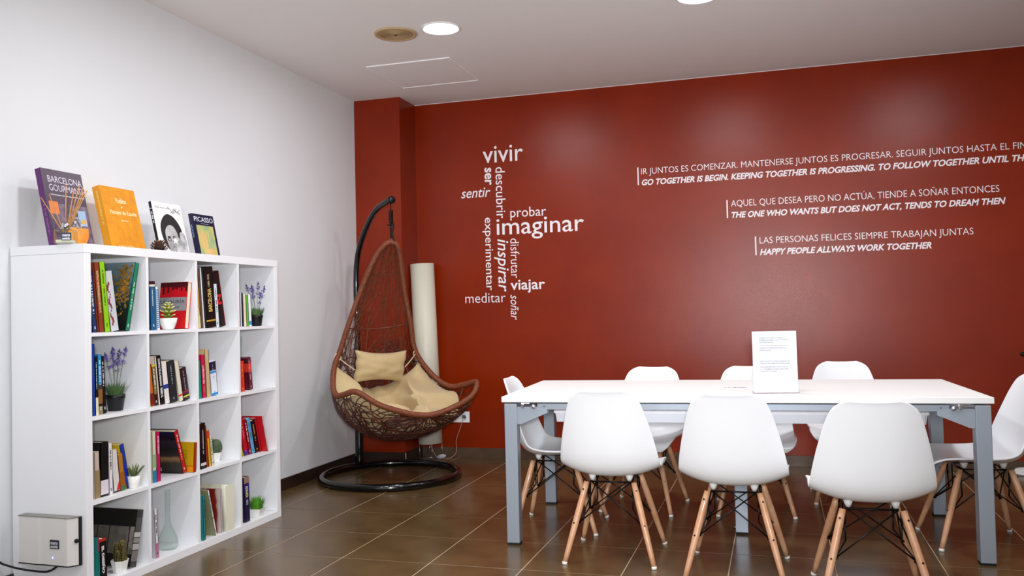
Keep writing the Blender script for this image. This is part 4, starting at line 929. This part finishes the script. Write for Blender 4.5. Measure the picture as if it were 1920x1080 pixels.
# leaflet
lf = empty('leaflet', (2.98, -2.0, TH+.0004), .05, 'white leaflet with a small dark print lying on the table by the notice', 'leaflet')
pa = at_z(1377, 727, TH); lf.location = (pa.x, pa.y, TH+.0003)
obj('sheet', bxm(-.105, .105, -.07, .07, 0, .0012), paper, lf)
blob2 = NB()
for k in range(7): box(blob2, -.05+.015*k, -.042+.017*k, -.02+.004*(k % 3), -.004+.01*(k % 2), .0012, .0016)
obj('print', blob2, bookm('#2c3444'), lf)

# ------------------------------------------------------------------ side chairs
def shell_mesh():
    prof = [(.240, .402, .172), (.243, .424, .206), (.226, .441, .226), (.18, .447, .234), (.12, .444, .231), (.05, .437, .234), (-.03, .430, .236), (-.1, .430, .237), (-.155, .446, .236), (-.192, .480, .234), (-.213, .530, .229), (-.227, .59, .218), (-.240, .65, .204), (-.253, .71, .188), (-.266, .765, .170), (-.275, .80, .150), (-.281, .82, .120), (-.286, .829, .088)]
    prof = [(a, b-.046, c*.955) for a, b, c in prof]
    nv = 34; Pc = catmull([(0, a, b) for a, b, c in prof], nv); Wc = catmull([(c, 0, 0) for a, b, c in prof], nv)
    # curl of the side edges toward the sitter
    cu = catmull([(c, 0, 0) for c in (.0, .004, .012, .022, .028, .034, .042, .052, .062, .068, .066, .058, .048, .038, .028, .02, .012, .006)], nv)
    nu = 20; bm = NB(); G = []
    for j in range(nv+1):
        p = Pc[j]; t = (Pc[min(j+1, nv)]-Pc[max(j-1, 0)]).normalized(); n = Vector((0, t.z, -t.y));
        n = -n if n.z < 0 and j < nv*.4 else n
        n = Vector((1, 0, 0)).cross(t); n = n if (n.z > 0 if j < nv*.45 else n.y > 0) else -n
        row = []
        for i in range(nu+1):
            u = -1+2*i/nu; uu = math.sin(u*PI/2)*.35+u*.65; k = abs(uu)**2.4
            row.append(bm.verts.new(p+Vector((Wc[j].x*uu, 0, 0))+n*cu[j].x*k))
        G.append(row)
    for j in range(nv):
        for i in range(nu): bm.faces.new((G[j][i], G[j][i+1], G[j+1][i+1], G[j+1][i]))
    return bm
def make_chair():
    root = empty('side_chair', (0, 0, 0), 0)
    sh = obj('seat_shell', shell_mesh(), whitep, root, True)
    md = sh.modifiers.new('t', 'SOLIDIFY'); md.thickness = .009; md.offset = 0
    md = sh.modifiers.new('b', 'BEVEL'); md.width = .003; md.segments = 2; md.limit_method = 'ANGLE'; md.angle_limit = 1.0
    tops = {}; feet = {}
    for sx in (-1, 1):
        for sy in (-1, 1):
            tp = Vector((sx*.108, -.015+sy*.11, .357)); ft = Vector((sx*.2, sy*.212, .008)); tops[sx, sy] = tp; feet[sx, sy] = ft
            bm = NB(); n = 8; P = [tp.lerp(ft, i/n) for i in range(n+1)]; R = [.0125, .0142, .0150, .0150, .0147, .0141, .0132, .0122, .0112]; tube(bm, P, R, 14); L = obj('leg', bm, wood, root, True)
            bm = NB(); tube(bm, [ft+Vector((0, 0, .004)), ft+Vector((sx*.001, sy*.001, -.008))], [.0118, .0125], 14); obj('glide', bm, mat('white_glide', '#f0eeea', .5), L, True)
            bm = NB()
            for q in (.1, .52):
                c = tp.lerp(ft, q); n_ = Vector((sx*.3, sy, .3)).normalized(); tube(bm, [c+n_*.0125, c+n_*.0165], .0042, 8)
            obj('screw', bm, mat('screw_steel', '#4a4038', .35, metal=1), L)
    bm = NB()
    # top frame rods, brackets and crossed braces on each side
    def rod(a, b, r=.0032): tube(bm, [a, b], r, 6)
    K = [(-1, -1), (1, -1), (1, 1), (-1, 1)]
    for i in range(4):
        a, b = K[i], K[(i+1) % 4]; ta = tops[a]+Vector((0, 0, -.002)); tb_ = tops[b]+Vector((0, 0, -.002)); ina = Vector((-a[0]*.016, -a[1]*.016, 0)); inb = Vector((-b[0]*.016, -b[1]*.016, 0))
        rod(ta+ina, tb_+inb, .0042)
        ma, mb = tops[a].lerp(feet[a], .52), tops[b].lerp(feet[b], .52)
        if a[1] == b[1]: off = Vector((0, -a[1]*.006, 0))
        else: off = Vector((-a[0]*.006, 0, 0))
        rod(ta+ina+off, mb+inb*.7+off); rod(tb_+inb-off*.4, ma+ina*.7-off*.4)
    for a in K:
        ina = Vector((-a[0]*.017, -a[1]*.017, 0)); m1 = tops[a].lerp(feet[a], .08)+ina*.8; m2 = tops[a].lerp(feet[a], .52)+ina*.7
        rod(m1+Vector((0, 0, .02)), m1+Vector((0, 0, -.03)), .0052); rod(m1+Vector((0, 0, -.03)), Vector((m1.x-a[0]*.002, m1.y-a[1]*.004, .235)), .0036); tube(bm, [m2+Vector((a[0]*.012, a[1]*.012, 0)), m2-Vector((a[0]*.006, a[1]*.006, 0))], .0058, 8)
        rod(Vector((m1.x-a[0]*.002, m1.y-a[1]*.004, .235)), m2)
    obj('wire_frame', bm, blackm, root)
    for sx in (-1, 1):
        for sy in (-1, 1):
            bm = NB(); lathe(bm, [(.008, .36), (.013, .37), (.018, .386)], 14, (sx*.085, -.015+sy*.085, 0)); obj('shell_mount', bm, mat('mount_white', '#e4e4e2', .5), root, True)
    return root
proto = make_chair()
def dup(o, parent=None):
    c = o.copy(); link(c); c.parent = parent
    for ch in o.children: dup(ch, c)
    return c
CH = [   # x, y, heading (0 = facing the red wall), label
    (2.400, -2.440, .015, 'white shell chair nearest the hanging chair, its back to the camera'),
    (2.956, -2.560, -.03, 'white shell chair in the middle of the near side, back to the camera'),
    (3.475, -2.79, .03, 'white shell chair at the right of the near side, back to the camera'),
    (2.02, -1.955, -PI/2+.05, 'white shell chair at the left end of the table, seen from its side'),
    (2.388, -1.437, PI-.11, 'white shell chair on the far side nearest the left end of the table'),
    (3.0, -1.39, PI+.06, 'white shell chair on the far side half hidden by the table notice'),
    (3.53, -1.0, PI+.02, 'white shell chair on the far side standing nearest the red wall'),
    (4.03, -1.87, PI/2+.11, 'white shell chair at the right end of the table, cut by the frame'),
]
for i, (x, y, a, lab_) in enumerate(CH):
    o = proto if i == 0 else dup(proto)
    o.location = (x, y, 0); o.rotation_euler = (0, 0, a); tag(o, lab_, 'chair', 'white shell chairs around the meeting table')

# ------------------------------------------------------------------ hanging chair
HX, HY = .565, -.885
K = 1.075
Fd = Vector((.804, -.593, 0)); Sd = Vector((-.593, -.804, 0))     # facing, viewer-left side
def hz(z): return 1.146+(z-1.15)*K
def HP(f, s, z): return Vector((0, 0, hz(z)))+Fd*(f*K)+Sd*(s*K)
Cm = [(0, 1.62), (-.06, 1.58), (-.14, 1.49), (-.27, 1.28), (-.36, 1.04), (-.40, .82), (-.37, .62), (-.25, .45), (-.08, .36), (.1, .34), (.24, .37), (.36, .44), (.43, .525)]
Rm = [(0, 0, 1.62), (-.01, .05, 1.595), (-.06, .10, 1.50), (-.13, .165, 1.30), (-.175, .235, 1.08), (-.21, .275, .93), (-.20, .325, .82), (-.10, .385, .70), (.03, .42, .65), (.18, .435, .67), (.33, .43, .69), (.42, .30, .60), (.43, .0, .525)]
NVV = 96
Cs = catmull([(a, 0, b) for a, b in Cm], NVV); Rs = catmull([(a, c, b) for a, c, b in Rm], NVV)
def Surf(v, u, off=0.0):
    """v 0..1 from the hanging point down the back to the front lip, u -1..1 across; off pushes inward."""
    t = max(0, min(1, v))*NVV; i = min(int(t), NVV-1); fr = t-i
    c = Cs[i].lerp(Cs[i+1], fr); r = Rs[i].lerp(Rs[i+1], fr); au = abs(u); k = 1-math.cos(au*PI/2)
    f = c.x+(r.x-c.x)*k; z = c.z+(r.z-c.z)*k; s = r.y*math.sin(au*PI/2)*(1 if u >= 0 else -1)
    p = Vector((f, s, z))
    if off:
        cen = Vector((c.x*.2+.1, 0, c.z+.35)); d = (cen-p).normalized(); p = p+d*off
    return HP(p.x, p.y, p.z)
st = empty('hanging_chair_stand', (HX, HY, 0), 0, 'black steel stand with a ring base and curved pole holding the egg chair', 'stand')
RR = .475
bm = NB(); tube(bm, [(RR*math.cos(a*2*PI/72), RR*math.sin(a*2*PI/72), .026) for a in range(72)], .0255, 12, closed=True); ring = obj('ring_base', bm, stand_m, st, True); ring.location = (-.03, -.02, 0)
B0 = Vector((-.8, .59, 0)).normalized()*RR+Vector((-.03, -.02, 0))
tip = Vector((0, 0, 0)); ztip = at_y(735, 375, HY).z
bm = NB(); tube(bm, catmull([B0+Vector((0, 0, .03)), B0+Vector((0, 0, .4)), B0+Vector((0, 0, .8))], 12), .031, 14); obj('lower_pole', bm, stand_m, st, True)
P = [B0+Vector((0, 0, .75)), B0+Vector((0, 0, 1.15)), B0*1.0+Vector((0, 0, 1.42)), B0*.93+Vector((0, 0, 1.6)), B0*.72+Vector((0, 0, 1.76)), B0*.4+Vector((0, 0, ztip-.05)), B0*.03+Vector((0, 0, ztip+.0))]
bm = NB(); tube(bm, catmull(P, 48), .021, 14); obj('curved_pole', bm, stand_m, st, True)
tipn = Vector((.8, -.59, 0)).normalized()
bm = NB(); tube(bm, [Vector((0, 0, ztip))-tipn*.01, Vector((0, 0, ztip))+tipn*.025], [.026, .026], 16); tube(bm, [Vector((0, 0, ztip))+tipn*.02, Vector((0, 0, ztip))+tipn*.03], [.026, .018], 16); obj('end_cap', bm, mat('cap_black', '#111114', .3), st, True)
topz = hz(1.615)
# suspension
bm = NB(); spz = ztip-.03
tube(bm, [(0, 0, ztip-.015), (0, 0, ztip-.07)], .004, 6); obj('hook', bm, blackm, st)
bm = NB()
zs0, zs1 = ztip-.07, ztip-.165
tube(bm, [(.0145*math.cos(k*.7), .0145*math.sin(k*.7), zs0+(zs1-zs0)*k/100) for k in range(101)], .0034, 5); obj('spring', bm, blackm, st)
bm = NB(); nl = 7; zc0, zc1 = zs1+.006, topz-.01; ll = (zc0-zc1)/nl
for k in range(nl):
    zc = zc0-ll*(k+.5); R_ = ll*.62; ax = Vector((1, 0, 0)) if k % 2 else Vector((0, 1, 0))
    tube(bm, [ax*(.009*math.cos(q*PI/6))+Vector((0, 0, zc+R_*math.sin(q*PI/6))) for q in range(12)], .0034, 5, closed=True)
obj('chain', bm, blackm, st)
bm = NB(); tube(bm, catmull([(.012, .004, zc0), (.016, .0, zc0-.03), (.01, -.006, (zc0+zc1)/2), (.018, .004, zc1+.02)], 20), .008, 6); tube(bm, [(-.028, 0, zc0-.018), (.012, 0, zc0-.012)], .005, 5); obj('safety_rope', bm, mat('dark_rope', '#1a0f0c', .8), st)

eg = empty('hanging_chair', (HX, HY, 0), 0, 'brown rattan egg chair hanging from the black stand in the corner', 'hanging chair')
# rim: wrapped cane over a closed loop
RIMC = [(a, c, b) for a, b, c in Rm]; LOOP = [HP(a, b, c) for a, b, c in Rm]+[HP(a, -b, c) for a, b, c in Rm[-2:0:-1]]
full = catmull(LOOP, 120, closed=True)
dense = catmull(full, 1500, closed=True)
acc = [0]
for a, b in zip(dense, dense[1:]): acc.append(acc[-1]+(b-a).length)
Ltot = acc[-1]; nr = int(Ltot/.0022); pts = []; j = 0
for i in range(nr):
    t = Ltot*i/nr
    while acc[j+1] < t: j += 1
    pts.append(dense[j].lerp(dense[j+1], (t-acc[j])/max(1e-9, acc[j+1]-acc[j])))
prr = [.0165, .0195, .0200, .0190]
bm = NB(); tube(bm, pts, lambda i: prr[i % 4], 10, closed=True); obj('wrapped_rim', bm, rattan, eg, True)
bm = NB(); tube(bm, [Vector((0, 0, topz+.03))+Vector((.016*math.cos(a*PI/6), 0, .02*math.sin(a*PI/6)-.02)) for a in range(12)], .007, 6, closed=True); obj('hanging_loop', bm, rattan, eg, True)
# ribs
for u in (-.66, -.33, 0, .33, .66):
    bm = NB(); tube(bm, [Surf(v/60, u) for v in range(1, 61)], .0042, 6); obj('rib', bm, rattan2, eg, True)
for v in (.2, .33, .46, .6, .74, .88):
    bm = NB(); tube(bm, [Surf(v, -1+2*q/30) for q in range(31)], .0048, 6); obj('cross_rib', bm, rattan2, eg, True)
# random weave
def weave(n, v0, v1, r, seed, step=.03, curl=.5, length=(14, 30)):
    bm = NB(); rnd = random.Random(seed)
    for k in range(n):
        v = rnd.uniform(v0, v1); u = rnd.uniform(-1, 1); a = rnd.uniform(0, 2*PI); da = rnd.gauss(0, curl*.2); P = []
        for q in range(rnd.randint(*length)):
            P.append(Surf(v, u, rnd.uniform(-.002, .002))); u += math.cos(a)*step*2.0; v += math.sin(a)*step*.62; a += da; da = da*.93+rnd.gauss(0, .09)
            if abs(u) > 1 or v < v0-.06 or v > v1+.02 or v > .995: break
        if len(P) >= 4: tube(bm, catmull(P, len(P)*2), r, 5)
    return bm
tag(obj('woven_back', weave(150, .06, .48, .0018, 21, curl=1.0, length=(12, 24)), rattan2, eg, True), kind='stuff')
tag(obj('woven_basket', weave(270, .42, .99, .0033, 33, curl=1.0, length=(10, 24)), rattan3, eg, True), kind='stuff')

# head pillow
def pillow_bm(W, Hh, D, n=24, seed=0, pinch=.16):
    bm = NB(); G = []
    for side in (1, -1):
        g_ = []
        for j in range(n+1):
            row = []
            for i in range(n+1):
                u = -1+2*i/n; v = -1+2*j/n; e = max(0, (1-u*u))*max(0, (1-v*v)); th = D*.5*(e**.42)
                x = W/2*u*(1-pinch*.35*(1-v*v)); z = Hh/2*v*(1-pinch*(1-u*u)); x += .004*math.sin(v*9+seed); w_ = noise.noise(Vector((u*2.2+seed, v*2.2, side)))
                row.append(bm.verts.new((x, side*(th*(1+.16*w_)), z)))
            g_.append(row)
        G.append(g_)
        for j in range(n):
            for i in range(n): bm.faces.new((g_[j][i], g_[j][i+1], g_[j+1][i+1], g_[j+1][i]))
    bmesh.ops.remove_doubles(bm, verts=bm.verts, dist=.0004); return bm
# plane of the pillow: across the chair at the back
pc_ = HP(-.185, -.0, .80); pil = empty('head_pillow', Vector((HX, HY, 0))+pc_, math.atan2(-Sd.y, -Sd.x), 'cream rectangular pillow tied across the back of the egg chair', 'pillow')
pb_ = pillow_bm(.42, .245, .14, seed=3, pinch=.22); 
o = obj('pillow_body', pb_, cream, pil, True); o.rotation_euler = (.16, .05, 0)
inv = pil.matrix_basis.inverted() if False else None
bpy.context.view_layer.update()
mi_ = pil.matrix_world.inverted()
for sgn, v_ in ((1, .455), (-1, .455)):
    tgt = Vector((HX, HY, 0))+Surf(v_, sgn*1.0); q = mi_ @ tgt; s0 = Vector((-.2*sgn, -.005, -.015))
    bm = NB(); tube(bm, catmull([s0, s0.lerp(q, .5)+Vector((0, 0, -.004)), q], 10), .0042, 6)
    tube(bm, [q+Vector((.026*math.cos(a*PI/6), .008*math.sin(a), .024*math.sin(a*PI/6))) for a in range(12)], .0045, 6, closed=True); obj('tie_cord', bm, cream2, pil, True)
# seat cushion lining the basket, with its right half heaped up
sc2 = empty('seat_cushion', (HX, HY, 0), 0, 'large rumpled cream seat cushion heaped inside the egg chair', 'cushion')
def cushion(v0, v1, u0, u1, t0, nu=44, nv=36, seed=0, bump_=None):
    bm = NB(); L0, L1 = [], []
    for j in range(nv+1):
        a, b = [], []
        for i in range(nu+1):
            x = i/nu; y = j/nv; q_ = max(0, min(1, (y-.42)/.33)); ul = u0+.42*q_*q_*(3-2*q_); u = ul+(u1-ul)*x; v = v0+(v1-v0)*y; e = (max(0, 1-(2*x-1)**4)*max(0, 1-(2*y-1)**4))**.5
            w_ = noise.noise(Vector((x*2.3+seed, y*2.6, 0)))*.28+noise.noise(Vector((x*6+seed, y*3, 3)))*.12
            th = t0*e*(1+w_)+e*(.035*abs(noise.noise(Vector((x*4.2+y*1.4+seed, y*2.1-x, 7))))*2-.02*abs(noise.noise(Vector((x*9, y*5+seed, 2))))*2)
            if bump_: th += bump_(x, y)*e
            a.append(bm.verts.new(Surf(v, u, .014))); b.append(bm.verts.new(Surf(v, u, .018+th)))
        L0.append(a); L1.append(b)
    for g_ in (L0, L1):
        for j in range(nv):
            for i in range(nu): bm.faces.new((g_[j][i], g_[j][i+1], g_[j+1][i+1], g_[j+1][i]))
    for j in range(nv):
        for i in (0, nu): bm.faces.new((L0[j][i], L0[j+1][i], L1[j+1][i], L1[j][i]))
    for i in range(nu):
        for j in (0, nv): bm.faces.new((L0[j][i], L0[j][i+1], L1[j][i+1], L1[j][i]))
    return bm
def heap(x, y):    # x small = viewer right (u negative)
    g1 = math.exp(-((x-.15)/.15)**2-((y-.34)/.3)**2)*.23+math.exp(-((x-.93)/.1)**2-((y-.2)/.2)**2)*.13
    g2 = -math.exp(-((x-.4+.1*y)/.035)**2)*.05*math.exp(-((y-.45)/.3)**2)
    fold = .03*math.sin((x*2.2+y)*14)*math.exp(-((x-.25)/.2)**2)
    crease = -.03*math.exp(-((x-.56-.12*(y-.5))/.02)**2)
    return g1+g2+fold+crease
o = obj('cushion_body', cushion(.495, .965, -.93, .95, .115, seed=1, bump_=heap), cream, sc2, True)

# ------------------------------------------------------------------ floor lamp behind the chair
lp = empty('floor_lamp', (.528, -.14, 0), 0, 'tall cream cylinder floor lamp on a wire foot behind the egg chair', 'lamp')
lp.rotation_euler = (0, -.03, 0)
bm = NB(); lathe(bm, [(.094, .13), (.094, 1.535), (.090, 1.535), (.090, .13)], 48); 
bmesh.ops.remove_doubles(bm, verts=bm.verts, dist=1e-5)
sh = obj('lamp_shade', bm, shade_m, lp, True)
bm = NB()
for z in (.003, .13, 1.52): tube(bm, [(.088*math.cos(a*2*PI/40), .088*math.sin(a*2*PI/40), z) for a in range(40)], .0026, 6, closed=True)
for k in range(4):
    a = .5+k*PI/2; tube(bm, [(.088*math.cos(a), .088*math.sin(a), .003), (.088*math.cos(a), .088*math.sin(a), .14)], .0026, 6)
obj('wire_foot', bm, wire_m, lp)
wp0 = Vector((.79-.03, -.02, .30))
bm = NB(); tube(bm, catmull([(.755, -.016, .315), (.735, -.03, .24), (.70, -.035, .14), (.70, -.04, .05), (.665, -.06, .006), (.63, -.09, .004), (.6, -.13, .004), (.56, -.1, .005), (.52, -.12, .1), (.5, -.13, .15)], 70), .0026, 6)
tag(obj('lamp_cable', bm, mat('clear_flex', '#b98a80', .4), None), 'thin pinkish flex running from the wall socket to the floor lamp', 'cable')
bm = NB(); c0 = Vector((.605, -.115, .022)); tube(bm, [c0+Vector((-.04, 0, -.008)), c0+Vector((-.01, 0, 0)), c0+Vector((.015, 0, .004)), c0+Vector((.034, 0, .004))], [.009, .0165, .0165, .007], 12)
ad = obj('inline_switch', bm, mat('clear_switch', '#f0f4ff', .08, trans=.5, metal=.1), None, True); tag(ad, 'small transparent inline switch on the floor beside the wire lamp foot', 'switch')
print('objects', len(bpy.data.objects))
